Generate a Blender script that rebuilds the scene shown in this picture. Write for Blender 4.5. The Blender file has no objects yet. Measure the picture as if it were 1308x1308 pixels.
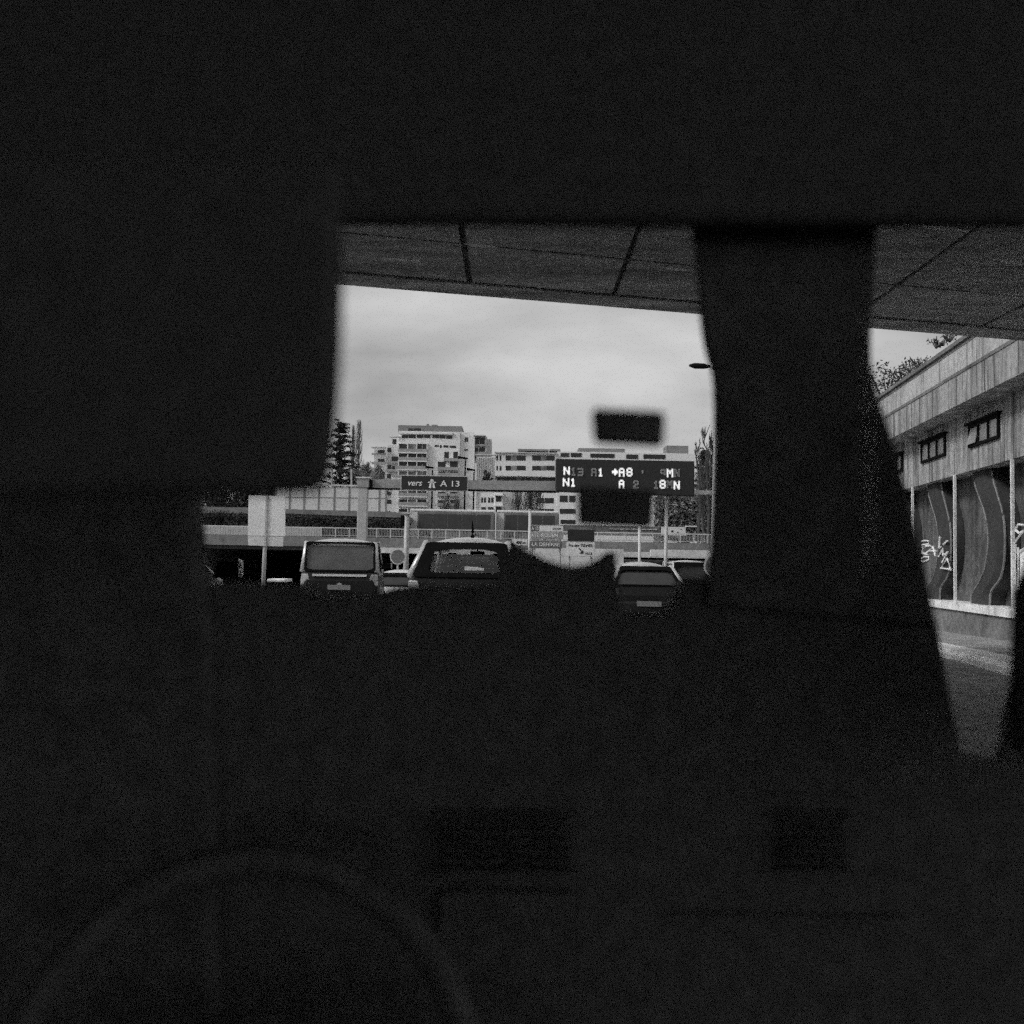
import bpy, math, random
from mathutils import Matrix, Vector, noise
random.seed(7)
R = math.radians
S = bpy.context.scene
COL = S.collection

# ------------------------------------------------------------------ camera
F = 1283.0
CAMZ = 1.25
PITCH = math.atan(65 / F)
ROT = Matrix.Rotation(R(90) + PITCH, 3, 'X') @ Matrix.Rotation(R(1.0), 3, 'Z')
CAM = Vector((0, 0, CAMZ))
cd = bpy.data.cameras.new('camera')
cam = bpy.data.objects.new('camera', cd)
COL.objects.link(cam)
cam.matrix_world = Matrix.Translation(CAM) @ ROT.to_4x4()
cd.lens = F * 36 / 1308
cd.sensor_width = 36
cd.clip_start = 0.02
cd.clip_end = 5000
cd.dof.use_dof = True
cd.dof.focus_distance = 45
cd.dof.aperture_fstop = 3.4
S.camera = cam

def ray(px, py):
    return ROT @ Vector(((px - 654) / F, -(py - 654) / F, -1))
def PY(px, py, Y):
    d = ray(px, py)
    return CAM + d * (Y / d.y)
def PZ(px, py, z):
    d = ray(px, py)
    return CAM + d * ((z - CAMZ) / d.z)

# ------------------------------------------------------------------ mesh helpers
ORG = {}          # world origin of every thing
class MB:
    def __init__(s): s.v = []; s.f = []
    def add(s, vs, fs):
        n = len(s.v); s.v += [Vector(v) for v in vs]; s.f += [tuple(i + n for i in f) for f in fs]; return s
    def box(s, a, b):
        x0, y0, z0 = a; x1, y1, z1 = b
        x0, x1 = sorted((x0, x1)); y0, y1 = sorted((y0, y1)); z0, z1 = sorted((z0, z1))
        return s.add([(x0,y0,z0),(x1,y0,z0),(x1,y1,z0),(x0,y1,z0),(x0,y0,z1),(x1,y0,z1),(x1,y1,z1),(x0,y1,z1)],
              [(0,3,2,1),(4,5,6,7),(0,1,5,4),(1,2,6,5),(2,3,7,6),(3,0,4,7)])
    def loft(s, a, b, cap=True):
        n = len(a)
        fs = [(i, (i+1) % n, n + (i+1) % n, n + i) for i in range(n)]
        if cap: fs += [tuple(range(n))[::-1], tuple(range(n, 2*n))]
        return s.add(list(a) + list(b), fs)
    def lofts(s, rings, cap=True):
        n = len(rings[0]); vs = [v for r in rings for v in r]; fs = []
        for k in range(len(rings)-1):
            for i in range(n):
                j = (i+1) % n
                fs.append((k*n+i, k*n+j, (k+1)*n+j, (k+1)*n+i))
        if cap: fs += [tuple(range(n))[::-1], tuple(range((len(rings)-1)*n, len(rings)*n))]
        return s.add(vs, fs)
    def tube(s, pts, r, n=8, cap=True):
        pts = [Vector(p) for p in pts]
        rs = r if isinstance(r, (list, tuple)) else [r]*len(pts)
        rings = []
        for i, p in enumerate(pts):
            d = (pts[min(i+1, len(pts)-1)] - pts[max(i-1, 0)]).normalized()
            up = Vector((0,0,1)) if abs(d.z) < .9 else Vector((0,1,0))
            a = d.cross(up).normalized(); b = d.cross(a)
            rings.append([p + (a*math.cos(t*2*math.pi/n) + b*math.sin(t*2*math.pi/n))*rs[i] for t in range(n)])
        return s.lofts(rings, cap)
    def build(s, name, mat, parent=None, smooth=False, bevel=0, seg=2):
        me = bpy.data.meshes.new(name)
        if parent is not None: o = ORG[parent.name]
        else:
            xs = [v.x for v in s.v]; ys = [v.y for v in s.v]; zs = [v.z for v in s.v]
            o = Vector(((min(xs)+max(xs))/2, (min(ys)+max(ys))/2, min(zs)))
        me.from_pydata([v - o for v in s.v], [], s.f)
        me.materials.append(mat)
        me.update()
        ob = bpy.data.objects.new(name, me)
        COL.objects.link(ob)
        if parent is not None: ob.parent = parent
        else: ob.location = o
        ORG[ob.name] = o
        import bmesh
        bm = bmesh.new(); bm.from_mesh(me); bmesh.ops.recalc_face_normals(bm, faces=bm.faces); bm.to_mesh(me); bm.free()
        if smooth:
            for p in me.polygons: p.use_smooth = True
        if bevel:
            m = ob.modifiers.new('bevel', 'BEVEL'); m.width = bevel; m.segments = seg; m.limit_method = 'ANGLE'; m.angle_limit = R(35)
        return ob
def tag(o, label=None, cat=None, group=None, kind=None):
    if label: o['label'] = label
    if cat: o['category'] = cat
    if group: o['group'] = group
    if kind: o['kind'] = kind
    return o
def empty(name, loc, label, cat, group=None):
    o = bpy.data.objects.new(name, None); COL.objects.link(o); o.location = loc
    o.empty_display_size = .2
    ORG[o.name] = Vector(loc)
    return tag(o, label, cat, group)
def copy_tree(o, parent=None):
    c = o.copy(); COL.objects.link(c); c.parent = parent
    for ch in list(o.children): copy_tree(ch, c)
    return c

# ------------------------------------------------------------------ materials (everything neutral grey: the place is seen in black and white)
def mat(name, v, rough=.7, var=.25, scale=3, stretch=(1,1,1), bump=0, metal=0, coat=0, fine=0, stain=None, rot=0, spec=.5):
    m = bpy.data.materials.new(name); m.use_nodes = True
    nt = m.node_tree; b = nt.nodes['Principled BSDF']
    b.inputs['Roughness'].default_value = rough
    b.inputs['Metallic'].default_value = metal
    b.inputs['Coat Weight'].default_value = coat
    b.inputs['Specular IOR Level'].default_value = spec
    L = nt.links.new
    tc = nt.nodes.new('ShaderNodeTexCoord'); mp = nt.nodes.new('ShaderNodeMapping')
    mp.inputs['Scale'].default_value = stretch; mp.inputs['Rotation'].default_value = (0,0,rot)
    L(tc.outputs['Object'], mp.inputs['Vector'])
    nz = nt.nodes.new('ShaderNodeTexNoise'); nz.inputs['Scale'].default_value = scale; nz.inputs['Detail'].default_value = 6; nz.inputs['Roughness'].default_value = .6
    L(mp.outputs[0], nz.inputs['Vector'])
    cr = nt.nodes.new('ShaderNodeValToRGB')
    lo, hi = v*(1-var), min(1, v*(1+var))
    cr.color_ramp.elements[0].position = .3; cr.color_ramp.elements[0].color = (lo,lo,lo,1)
    cr.color_ramp.elements[1].position = .7; cr.color_ramp.elements[1].color = (hi,hi,hi,1)
    L(nz.outputs['Fac'], cr.inputs['Fac'])
    out = cr.outputs['Color']
    if fine:
        n2 = nt.nodes.new('ShaderNodeTexNoise'); n2.inputs['Scale'].default_value = scale*9; n2.inputs['Detail'].default_value = 4
        L(tc.outputs['Object'], n2.inputs['Vector'])
        mr = nt.nodes.new('ShaderNodeMapRange'); mr.inputs['From Min'].default_value = .3; mr.inputs['From Max'].default_value = .7
        mr.inputs['To Min'].default_value = 1-fine; mr.inputs['To Max'].default_value = 1+fine
        L(n2.outputs['Fac'], mr.inputs['Value'])
        mx = nt.nodes.new('ShaderNodeMix'); mx.data_type = 'RGBA'; mx.blend_type = 'MULTIPLY'; mx.inputs['Factor'].default_value = 1
        L(out, mx.inputs['A']); L(mr.outputs[0], mx.inputs['B']); out = mx.outputs['Result']
    if stain:      # run-off streaks with their own outline: (amount, stretch, scale)
        amt, st, sc, thr = stain
        m2 = nt.nodes.new('ShaderNodeMapping'); m2.inputs['Scale'].default_value = st; L(tc.outputs['Object'], m2.inputs['Vector'])
        n3 = nt.nodes.new('ShaderNodeTexNoise'); n3.inputs['Scale'].default_value = sc; n3.inputs['Detail'].default_value = 8; n3.inputs['Roughness'].default_value = .7
        L(m2.outputs[0], n3.inputs['Vector'])
        mr = nt.nodes.new('ShaderNodeMapRange'); mr.inputs['From Min'].default_value = thr; mr.inputs['From Max'].default_value = thr+.14
        mr.inputs['To Min'].default_value = 1; mr.inputs['To Max'].default_value = 1-amt
        L(n3.outputs['Fac'], mr.inputs['Value'])
        mx = nt.nodes.new('ShaderNodeMix'); mx.data_type = 'RGBA'; mx.blend_type = 'MULTIPLY'; mx.inputs['Factor'].default_value = 1
        L(out, mx.inputs['A']); L(mr.outputs[0], mx.inputs['B']); out = mx.outputs['Result']
    L(out, b.inputs['Base Color'])
    if bump:
        bp = nt.nodes.new('ShaderNodeBump'); bp.inputs['Strength'].default_value = bump; bp.inputs['Distance'].default_value = .05
        L(nz.outputs['Fac'], bp.inputs['Height']); L(bp.outputs[0], b.inputs['Normal'])
    return m
def emit(name, v, s):
    m = mat(name, v, .5, 0.05)
    b = m.node_tree.nodes['Principled BSDF']
    b.inputs['Emission Color'].default_value = (1,1,1,1); b.inputs['Emission Strength'].default_value = s
    return m
def glass(name, tint=.95, refl=.06):
    m = bpy.data.materials.new(name); m.use_nodes = True; nt = m.node_tree; nt.nodes.clear()
    o = nt.nodes.new('ShaderNodeOutputMaterial'); t = nt.nodes.new('ShaderNodeBsdfTransparent'); g = nt.nodes.new('ShaderNodeBsdfGlossy')
    t.inputs[0].default_value = (tint,tint,tint,1); g.inputs['Roughness'].default_value = .02
    mx = nt.nodes.new('ShaderNodeMixShader')
    mx.inputs[0].default_value = refl
    nt.links.new(t.outputs[0], mx.inputs[1]); nt.links.new(g.outputs[0], mx.inputs[2]); nt.links.new(mx.outputs[0], o.inputs[0])
    return m
M = dict(
    plastic = mat('black_trim_plastic', .085, .75, .3, 40, bump=.1, spec=.2),
    lining = mat('dark_headlining_fabric', .085, .95, .2, 60, spec=.1),
    rubber = mat('rubber', .02, .8),
    asphalt = mat('asphalt', .19, .85, .3, .5, fine=.35, bump=.1),
    paint = mat('road_paint', .6, .7, .25, 4, fine=.3),
    kerb = mat('pale_kerb_concrete', .75, .8, .2, 1.2, fine=.15),
    path = mat('footway_asphalt', .3, .9, .25, 1.5, fine=.3),
    soffit = mat('board_marked_concrete', .4, .85, .5, .6, stretch=(.35,3.2,1), rot=-R(17), fine=.25, bump=.2, stain=(.35,(.6,3,1),1.6,.50)),
    conc = mat('weathered_concrete', .46, .85, .2, .8, fine=.15, stain=(.7,(4,4,.25),1.0,.51)),
    conc2 = mat('streaked_concrete', .34, .88, .4, 1.0, stretch=(2,2,.25), fine=.2, stain=(.8,(4,4,.3),1.0,.485)),
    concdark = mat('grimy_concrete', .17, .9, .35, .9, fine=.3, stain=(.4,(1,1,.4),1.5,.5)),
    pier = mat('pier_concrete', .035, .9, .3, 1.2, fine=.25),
    smoke = mat('grey_tinted_glass', .11, .3, .2, 3),
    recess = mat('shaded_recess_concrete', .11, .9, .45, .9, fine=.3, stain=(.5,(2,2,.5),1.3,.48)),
    riblight = mat('rib_concrete', .2, .9, .3, 2, fine=.3),
    post = mat('pale_post_paint', .75, .7, .2, 2, fine=.2),
    ledge = mat('pale_ledge', .8, .8, .3, 2, fine=.2, stain=(.6,(2,2,2),1.5,.55)),
    frame = mat('dark_window_frame', .01, .9, spec=.05),
    pane = mat('dusty_window_pane', .22, .25, .3, 2),
    spray = mat('spray_paint', .85, .7, .1, 8),
    white = mat('white_render', .78, .8, .06, .2, fine=.05),
    offwhite = mat('pale_render', .6, .8, .12, .2, fine=.08),
    greyclad = mat('grey_cladding', .2, .7, .12, .3),
    win = mat('far_window_glass', .022, .3, .6, .25),
    winmid = mat('far_window_blind', .22, .5, .6, .3),
    rail = mat('balcony_rail', .34, .6, .2, .5),
    deckwall = mat('speckled_parapet', .2, .9, .25, 2, fine=.4, stain=(.35,(1,1,.5),1,.52)),
    deckband = mat('pale_band', .62, .85, .15, .5, fine=.15, stain=(.35,(1,1,.4),1,.54)),
    galv = mat('galvanised_steel', .42, .5, .12, 2, metal=.15, fine=.1),
    galvlight = mat('light_painted_steel', .55, .5, .1, 2),
    beam = mat('gantry_beam_steel', .28, .6, .15, 1.5, stretch=(.4,1,3), fine=.2),
    signdark = mat('dark_sign_face', .014, .6, .15, 2),
    signgrey = mat('grey_sign_face', .3, .6, .15, 2),
    signmid = mat('mid_sign_face', .12, .6, .15, 2),
    signwhite = mat('white_sign_face', .7, .6, .08, 1),
    vms = mat('message_board_face', .014, .55, .2, 1),
    led = emit('lit_led', .6, .35), leddim = emit('weak_led', .2, .05),
    letter = mat('white_lettering', .75, .6, .05),
    black = mat('black_lettering', .015, .6, .05),
    bark = mat('bark', .07, .9, .3, 4), barkpale = mat('pale_bark', .12, .9, .3, 4),
    needle = mat('conifer_needles', .022, .9, .4, 1.5), leaf = mat('dull_foliage', .05, .85, .5, 1.2), leafpale = mat('pale_twiggy_foliage', .2, .85, .5, .8),
    ground = mat('verge_ground', .09, .95, .35, .3, fine=.4),
    carglass = glass('car_glass', .8, .07), windscreen = glass('windscreen_glass', .98, .012),
    tint = mat('tinted_rear_glass', .035, .12, .3, 2, spec=.6),
    chrome = mat('chrome', .75, .15, .03, 2, metal=1),
    plate = mat('number_plate', .22, .5, .15, 10),
    lamp = mat('tail_lamp_lens', .1, .2, .2, 9, coat=.5), lamplit = mat('pale_lamp_lens', .45, .2, .2, 9, coat=.5),
    cardark = mat('dark_car_paint', .012, .5, .1, 1, coat=.15, spec=.3), cargrey = mat('silver_paint_and_roof_sheen', .62, .35, .06, 1, metal=.4, coat=.8), carwhite = mat('white_car_paint', .7, .35, .05, 1, coat=.6),
    seat = mat('seat_fabric', .01, .95), tyre = mat('tyre', .015, .9), rim = mat('wheel_rim', .4, .4, .1, 3, metal=.6),
    mirror = mat('mirror_glass', .5, .05, .02, 1, metal=1),
    barrier = mat('pale_noise_panel', .58, .7, .08, .5, fine=.06),
)

# ------------------------------------------------------------------ world and sun
w = bpy.data.worlds.new('World'); S.world = w; w.use_nodes = True
nt = w.node_tree; bg = nt.nodes['Background']; L = nt.links.new
sky = nt.nodes.new('ShaderNodeTexSky'); sky.sky_type = 'NISHITA'; sky.sun_disc = False
SUN_EL, SUN_AZ = R(38), R(-112)      # behind the camera, to the left
sky.sun_elevation = SUN_EL; sky.sun_rotation = SUN_AZ; sky.air_density = 1.5; sky.dust_density = 4
bw = nt.nodes.new('ShaderNodeRGBToBW'); L(sky.outputs[0], bw.inputs[0])
flat = nt.nodes.new('ShaderNodeMix'); flat.data_type = 'FLOAT'; flat.inputs['Factor'].default_value = .75
L(bw.outputs[0], flat.inputs['A']); flat.inputs['B'].default_value = 5.2       # cloud cover evens the sky out
tc = nt.nodes.new('ShaderNodeTexCoord'); mp = nt.nodes.new('ShaderNodeMapping'); mp.inputs['Scale'].default_value = (1.3,1.3,3.4)
L(tc.outputs['Generated'], mp.inputs['Vector'])
nz = nt.nodes.new('ShaderNodeTexNoise'); nz.inputs['Scale'].default_value = 3.3; nz.inputs['Detail'].default_value = 5; nz.inputs['Roughness'].default_value = .5
nz.inputs['Distortion'].default_value = .1
L(mp.outputs[0], nz.inputs['Vector'])
mr = nt.nodes.new('ShaderNodeMapRange'); mr.inputs['From Min'].default_value = .32; mr.inputs['From Max'].default_value = .68
mr.inputs['To Min'].default_value = .6; mr.inputs['To Max'].default_value = 1.12; L(nz.outputs['Fac'], mr.inputs['Value'])
mu = nt.nodes.new('ShaderNodeMath'); mu.operation = 'MULTIPLY'; L(flat.outputs[0], mu.inputs[0]); L(mr.outputs[0], mu.inputs[1])
L(mu.outputs[0], bg.inputs['Color']); bg.inputs['Strength'].default_value = .1
sd = bpy.data.lights.new('sun', 'SUN'); sd.energy = 1.5; sd.angle = R(14); sd.color = (1,1,1)
so = bpy.data.objects.new('sun', sd); COL.objects.link(so)
sdir = Vector((math.sin(SUN_AZ)*math.cos(SUN_EL), math.cos(SUN_AZ)*math.cos(SUN_EL), math.sin(SUN_EL)))
so.rotation_euler = sdir.to_track_quat('Z', 'Y').to_euler()
S.view_settings.view_transform = 'Standard'; S.view_settings.look = 'None'; S.view_settings.exposure = .3; S.view_settings.gamma = 1
S.render.engine = 'CYCLES'
S.cycles.use_denoising = False
S.cycles.use_adaptive_sampling = True; S.cycles.adaptive_threshold = .09; S.cycles.adaptive_min_samples = 10
S.cycles.max_bounces = 6; S.cycles.transparent_max_bounces = 12

# ------------------------------------------------------------------ ground, road
def gz(Y):
    pts = [(-60,0),(14,0),(40,-.5),(60,-1.4),(85,-3.4),(143,-3.4),(144,3.05),(3000,3.05)]
    for (a, za), (b, zb) in zip(pts, pts[1:]):
        if Y <= b: return za + (zb-za)*max(0, (Y-a))/(b-a)
    return 3.05
ys = [-60,-20,0,14,20,26,33,40,50,60,70,78,85,110,143,144,200,400,900,3000]
g = MB(); xs = [-2500,-400,-90,-45,-40,0,30,60,90,400,2500]
def gx(x, y):
    z = gz(y)
    if y <= 144 and (x <= -45 or x >= 60): z = max(z, min(3.05, .25 + max(0, y-20)*.05))
    return z
vs = [(x, y, gx(x, y) - .03) for y in ys for x in xs]; n = len(xs)
g.add(vs, [(j*n+i, j*n+i+1, (j+1)*n+i+1, (j+1)*n+i) for j in range(len(ys)-1) for i in range(n-1)])
tag(g.build('ground', M['ground']), kind='structure')
yr = [-40,0,14,20,26,33,40,50,60,70,78,85,110,142]
g = MB(); xs2 = [-30, 4]
WAZ = math.atan(161/F)
D = Vector((math.sin(WAZ), math.cos(WAZ), 0)); N = Vector((-math.cos(WAZ), math.sin(WAZ), 0))
W0 = PZ(1250, 814, 0); W0 = W0 - D*(W0.dot(D))          # wall plane passes through W0
def ws(s, off, z): return W0 + D*s + N*off + Vector((0,0,z))
def wray(px, py, off=0):
    d = ray(px, py); t = (W0 + N*off - CAM).dot(N)/d.dot(N); p = CAM + d*t
    return (p - W0).dot(D), p.z
kp = PZ(1250, 828, 0.12); KOFF = (kp - W0).dot(N)
kp2 = PZ(1250, 850, 0.0); KOFF2 = (kp2 - W0).dot(N)
vs = []
for y in yr: vs += [(-30, y, gz(y)), (ws(y, KOFF2, 0).x, y, gz(y))]
g.add(vs, [(2*j, 2*j+1, 2*j+3, 2*j+2) for j in range(len(yr)-1)])
tag(g.build('road', M['asphalt']), kind='structure')
def strip(x0, x1, y0, y1, mb, dz=.005):
    n = max(1, int((y1-y0)/4)); 
    for k in range(n):
        a = y0+(y1-y0)*k/n; b = y0+(y1-y0)*(k+1)/n
        sh = D.x/D.y
        mb.add([(x0+a*sh,a,gz(a)+dz),(x1+a*sh,a,gz(a)+dz),(x1+b*sh,b,gz(b)+dz),(x0+b*sh,b,gz(b)+dz)], [(0,1,2,3)])
mk = MB()
strip(3.0, 3.15, 42, 80, mk); strip(-12.4, -12.25, -10, 80, mk)
for lx in (-1.6, -5.2, -8.8):
    y = -9
    while y < 76: strip(lx, lx+.12, y, y+3, mk); y += 8
tag(mk.build('road_markings', M['paint']), kind='structure')
g = MB(); sv = [-20,0,14,20,26,33,40,50,60]
rings = [[ws(s, KOFF2, gz(s)-.1), ws(s, KOFF2, gz(s)+.06), ws(s, KOFF2-.06, gz(s)+.12), ws(s, KOFF, gz(s)+.13), ws(s, KOFF, gz(s)-.1)] for s in sv]
g.lofts(rings); tag(g.build('kerb', M['kerb']), kind='structure')
g = MB(); rings = [[ws(s, KOFF, gz(s)-.1), ws(s, KOFF, gz(s)+.115), ws(s, -.05, gz(s)+.13), ws(s, -.05, gz(s)-.1)] for s in sv]
g.lofts(rings); tag(g.build('pavement', M['path']), kind='structure')
print('WALL', W0, 'KOFF', KOFF, KOFF2, 's at 1308', wray(1308, 720), wray(1166, 700), wray(1224.5, 700), wray(1294, 700))

# ------------------------------------------------------------------ gallery wall on the right
def wz(px, py, off=0): return wray(px, py, off)[1]
zA = wz(1180, 464, .24); zB = wz(1210, 484, .5); zC = wz(1224, 517, .5); zD = wz(1230, 604); zE = wz(1250, 773); zE2 = wz(1250, 783)
print('z', zA, zB, zC, zD, zE, zE2)
SU = 15.6; SL = 2.0; SE = 60
wall = empty('gallery_building', ws(16, 0, 0), 'streaked concrete gallery building with small windows over curved piers beside the road', 'building')
def wprof(prof, s0, s1, name, m, bev=0, parent=wall):
    g = MB(); g.loft([ws(s0, o, z) for o, z in prof], [ws(s1, o, z) for o, z in prof]); return g.build(name, m, parent, bevel=bev)
wprof([(.18,zB),(.18,zA-.08),(-.3,zA-.08),(-.3,zB)], SU, SE, 'upper_parapet', M['conc'])
wprof([(.24,zA-.08),(.24,zA),(-.36,zA),(-.36,zA-.08)], SU, SE, 'coping', M['concdark'])
wprof([(.5,zC),(.5,zB),(-.3,zB),(-.3,zC)], SU, SE, 'lower_fascia', M['conc2'])
wprof([(.515,zB-.05),(.515,zB+.012),(.19,zB+.012),(.19,zB-.05)], SU+.01, SE, 'shadow_line_strip', M['concdark'])  # dark strip put in for the shadow line along the fascia top
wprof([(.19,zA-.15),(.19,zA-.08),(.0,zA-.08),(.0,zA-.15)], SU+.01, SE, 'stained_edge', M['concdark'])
wprof([(0,zD),(0,zC),(-.3,zC),(-.3,zD)], SU-4, SE, 'window_wall', M['conc2'])
wprof([(-.3,zD+.02),(-.3,zC),(-4,zC),(-4,zD+.02)], SU-4, SE, 'upper_floor', M['concdark'])
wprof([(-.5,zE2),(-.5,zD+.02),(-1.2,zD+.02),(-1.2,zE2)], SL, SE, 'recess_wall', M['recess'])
wprof([(.06,zE2),(.06,zE),(-.75,zE),(-.75,zE2)], SL, SE, 'ledge', M['ledge'])
wprof([(0,-1),(0,zE2),(-1.2,zE2),(-1.2,-1)], SL, SE, 'plinth_wall', M['concdark'])
# joints cut by thin proud ribs between the cast panels
s = SU+.9
while s < 40:
    g = MB(); g.loft([ws(s, .501, zC+.02), ws(s, .501, zB-.06), ws(s+.025, .501, zB-.06), ws(s+.025, .501, zC+.02)], [ws(s, .512, zC+.02), ws(s, .512, zB-.06), ws(s+.025, .512, zB-.06), ws(s+.025, .512, zC+.02)])
    g.build('panel_joint', M['concdark'], wall); s += 1.55
ps = [wray(x, 690)[0] for x in (1166, 1224.5, 1294)]
bay = (ps[0]-ps[2])/2
print('bay', ps, bay)
for k in range(-6, 14):
    s0 = ps[2] + k*bay
    if s0 < SL+.5: continue
    g = MB(); g.loft([ws(s0-.028, a, zE) for a in (0.03, -.02)] + [ws(s0+.028, a, zE) for a in (-.02, 0.03)], [ws(s0-.028, a, zD+.0) for a in (0.03, -.02)] + [ws(s0+.028, a, zD+.0) for a in (-.02, .03)])
    g.build('post', M['post'], wall)
c5 = lambda x, y: (1140+x*.1606, 580+y*.1606)
pL = [(655,110),(665,220),(700,330),(745,450),(772,600),(775,750),(750,900),(715,1000),(650,1110),(640,1200)]
pR = [(800,80),(815,200),(850,320),(890,460),(908,600),(908,800),(890,930),(860,1010),(800,1090),(790,1200)]
OFFP = -.25
outl = [wray(*c5(*p), OFFP) for p in pL]; outr = [wray(*c5(*p), OFFP) for p in pR]
def smooth(pts):
    out = []
    for i in range(len(pts)-1):
        p0 = pts[max(0,i-1)]; p1 = pts[i]; p2 = pts[i+1]; p3 = pts[min(len(pts)-1,i+2)]
        for k in range(4):
            t = k/4
            out.append(tuple(.5*((2*b)+(-a+c)*t+(2*a-5*b+4*c-d)*t*t+(-a+3*b-3*c+d)*t**3) for a,b,c,d in zip(p0,p1,p2,p3)))
    return out + [pts[-1]]
ol, orr = smooth(outl), smooth(outr)
for k in range(-5, 14):
    g = MB(); ds = k*bay
    if min(p[0] for p in ol)+ds < SL: continue
    rings = []
    for (a, za), (b, zb) in zip(ol, orr):
        z = (za+zb)/2; z = max(zE, min(zD+.02, z))
        rings.append([ws(a+ds, OFFP+.02, z), ws((a*.75+b*.25)+ds, OFFP+.1, z), ws((a*.25+b*.75)+ds, OFFP+.1, z), ws(b+ds, OFFP+.02, z), ws(b+ds, -.49, z), ws(a+ds, -.49, z)])
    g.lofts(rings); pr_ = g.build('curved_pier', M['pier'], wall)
    for side in (ol, orr):
        g = MB(); g.tube([ws(a+ds, OFFP+.03, max(zE, min(zD, z))) for a, z in side], .022, 5); q_ = g.build('edge_rib', M['riblight'], pr_); ORG[q_.name] = ORG[wall.name]
# windows
def wall_window(q, name='window', opened=False):
    (s1, z1), (s2, z2) = wray(q[0], (q[1]+q[3])/2, .0), wray(q[2], (q[1]+q[3])/2, .0)
    s1, s2 = max(s1, s2), min(s1, s2)
    za, zb = wz((q[0]+q[2])/2, q[3]), wz((q[0]+q[2])/2, q[1])
    return add_win(s1, s2, za, zb, opened)
def add_win(s1, s2, za, zb, opened=False):
    t = .055
    g = MB()
    def b(sa, sb, z0, z1, o0=-.02, o1=.05):
        g.loft([ws(sa,o0,z0), ws(sb,o0,z0), ws(sb,o1,z0), ws(sa,o1,z0)], [ws(sa,o0,z1), ws(sb,o0,z1), ws(sb,o1,z1), ws(sa,o1,z1)])
    b(s1, s2, za, za+t); b(s1, s2, zb-t, zb); b(s1+.08, s2-.08, zb, zb+.04, -.02, .1)
    b(s1, s1-t, za+t, zb-t); b(s2+t, s2, za+t, zb-t)
    for k in (1, 2):
        c = s2 + (s1-s2)*k/3; b(c+t/2, c-t/2, za+t, zb-t)
    f = g.build('window', M['frame'], wall)
    for k in range(3):
        a = s2 + (s1-s2)*k/3 + t*.6; c = s2 + (s1-s2)*(k+1)/3 - t*.6
        lean = .07 if (opened and k == 2) else 0
        p = MB(); p.loft([ws(a, .004, zb-t), ws(c, .004, zb-t), ws(c, .004+lean, za+t), ws(a, .004+lean, za+t)],
                         [ws(a, .018, zb-t), ws(c, .018, zb-t), ws(c, .018+lean, za+t), ws(a, .018+lean, za+t)])
        o = p.build('pane', M['pane'], f)
        ORG[o.name] = ORG[wall.name]
    return (s1, s2, za, zb)
w2 = wall_window((1178.5, 560.5, 1209, 587), opened=False)
w3 = wall_window((1239.5, 536, 1278, 566), opened=True)
step = w2[0]-w3[0]; zz0, zz1 = (w2[2]+w3[2])/2, (w2[3]+w3[3])/2
for k in (-1, 2, 3, 4, 5, 6, 7, 8):
    add_win(w3[0]+k*step, w3[1]+k*step, zz0, zz1)
# graffiti
def stroke(mb, pts, off, r=.022):
    P = [ws(*( (lambda q: (q[0], off, q[1]))(wray(*c5(*p), off)) )) for p in pts]
    mb.tube(P, r, 5)
g = MB(); gb = OFFP+.11
for st in ([(378,655),(372,750),(386,738)], [(405,718),(436,690)], [(368,815),(402,752),(402,805),(442,775),(396,862)], [(436,832),(384,906),(462,918),(436,832)]):
    stroke(g, st, gb)
g.build('graffiti', M['spray'], wall)
g = MB()
for st in ([(215,705),(250,688),(292,692),(286,716),(240,722),(216,712)], [(198,745),(250,742),(236,775),(262,800)], [(262,735),(300,728),(322,745),(300,765),(262,790)], [(322,735),(332,770),(342,812)], [(302,772),(350,770)], [(206,770),(240,790),(282,800)],
           [(222,836),(258,816),(296,820),(286,842),(240,858),(222,840)]):
    stroke(g, st, -.485, .022)
g.build('graffiti', M['spray'], wall)
g = MB()
for st in ([(975,600),(1000,560),(1050,565),(1060,600),(1010,630),(975,600)], [(975,700),(1010,650),(1060,600),(1120,590)], [(980,715),(980,1075),(1140,1080)], [(1000,740),(1000,1050),(1120,1050)], [(1010,780),(1060,740),(1120,745)], [(1030,800),(1040,860),(1100,880)]):
    stroke(g, st, OFFP, .022)
q = [wray(*c5(*p), OFFP-.02) for p in ((1015,760),(1180,730),(1180,1040),(1015,1040))]
g.loft([ws(a, OFFP-.03, z) for a, z in q], [ws(a, OFFP-.015, z) for a, z in q])
g.build('graffiti', M['spray'], wall)
# bracket for the graffiti panel: bay infill wall behind it
a, b = wray(*c5(985,900), OFFP-.03)[0], wray(*c5(1300,900), OFFP-.03)[0]
wprof([(OFFP-.03, zE), (OFFP-.03, zD), (-.75, zD), (-.75, zE)], max(SL, ps[2]-bay+.06), ps[2]-.06, 'bay_infill', M['concdark'])
# ------------------------------------------------------------------ overpass above
ZB = 4.62
e0, e1 = PZ(428, 361.5, ZB), PZ(1308, 434, ZB)
ed = (e1-e0).normalized(); bk = Vector((-ed.y, ed.x, 0));
if bk.y > 0: bk = -bk
print('BRIDGE', e0, e1, 'edge angle', math.degrees(math.atan2(ed.x, ed.y)), 'wall s at edge', wray(1308,434), (e1-W0).dot(D))
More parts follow.
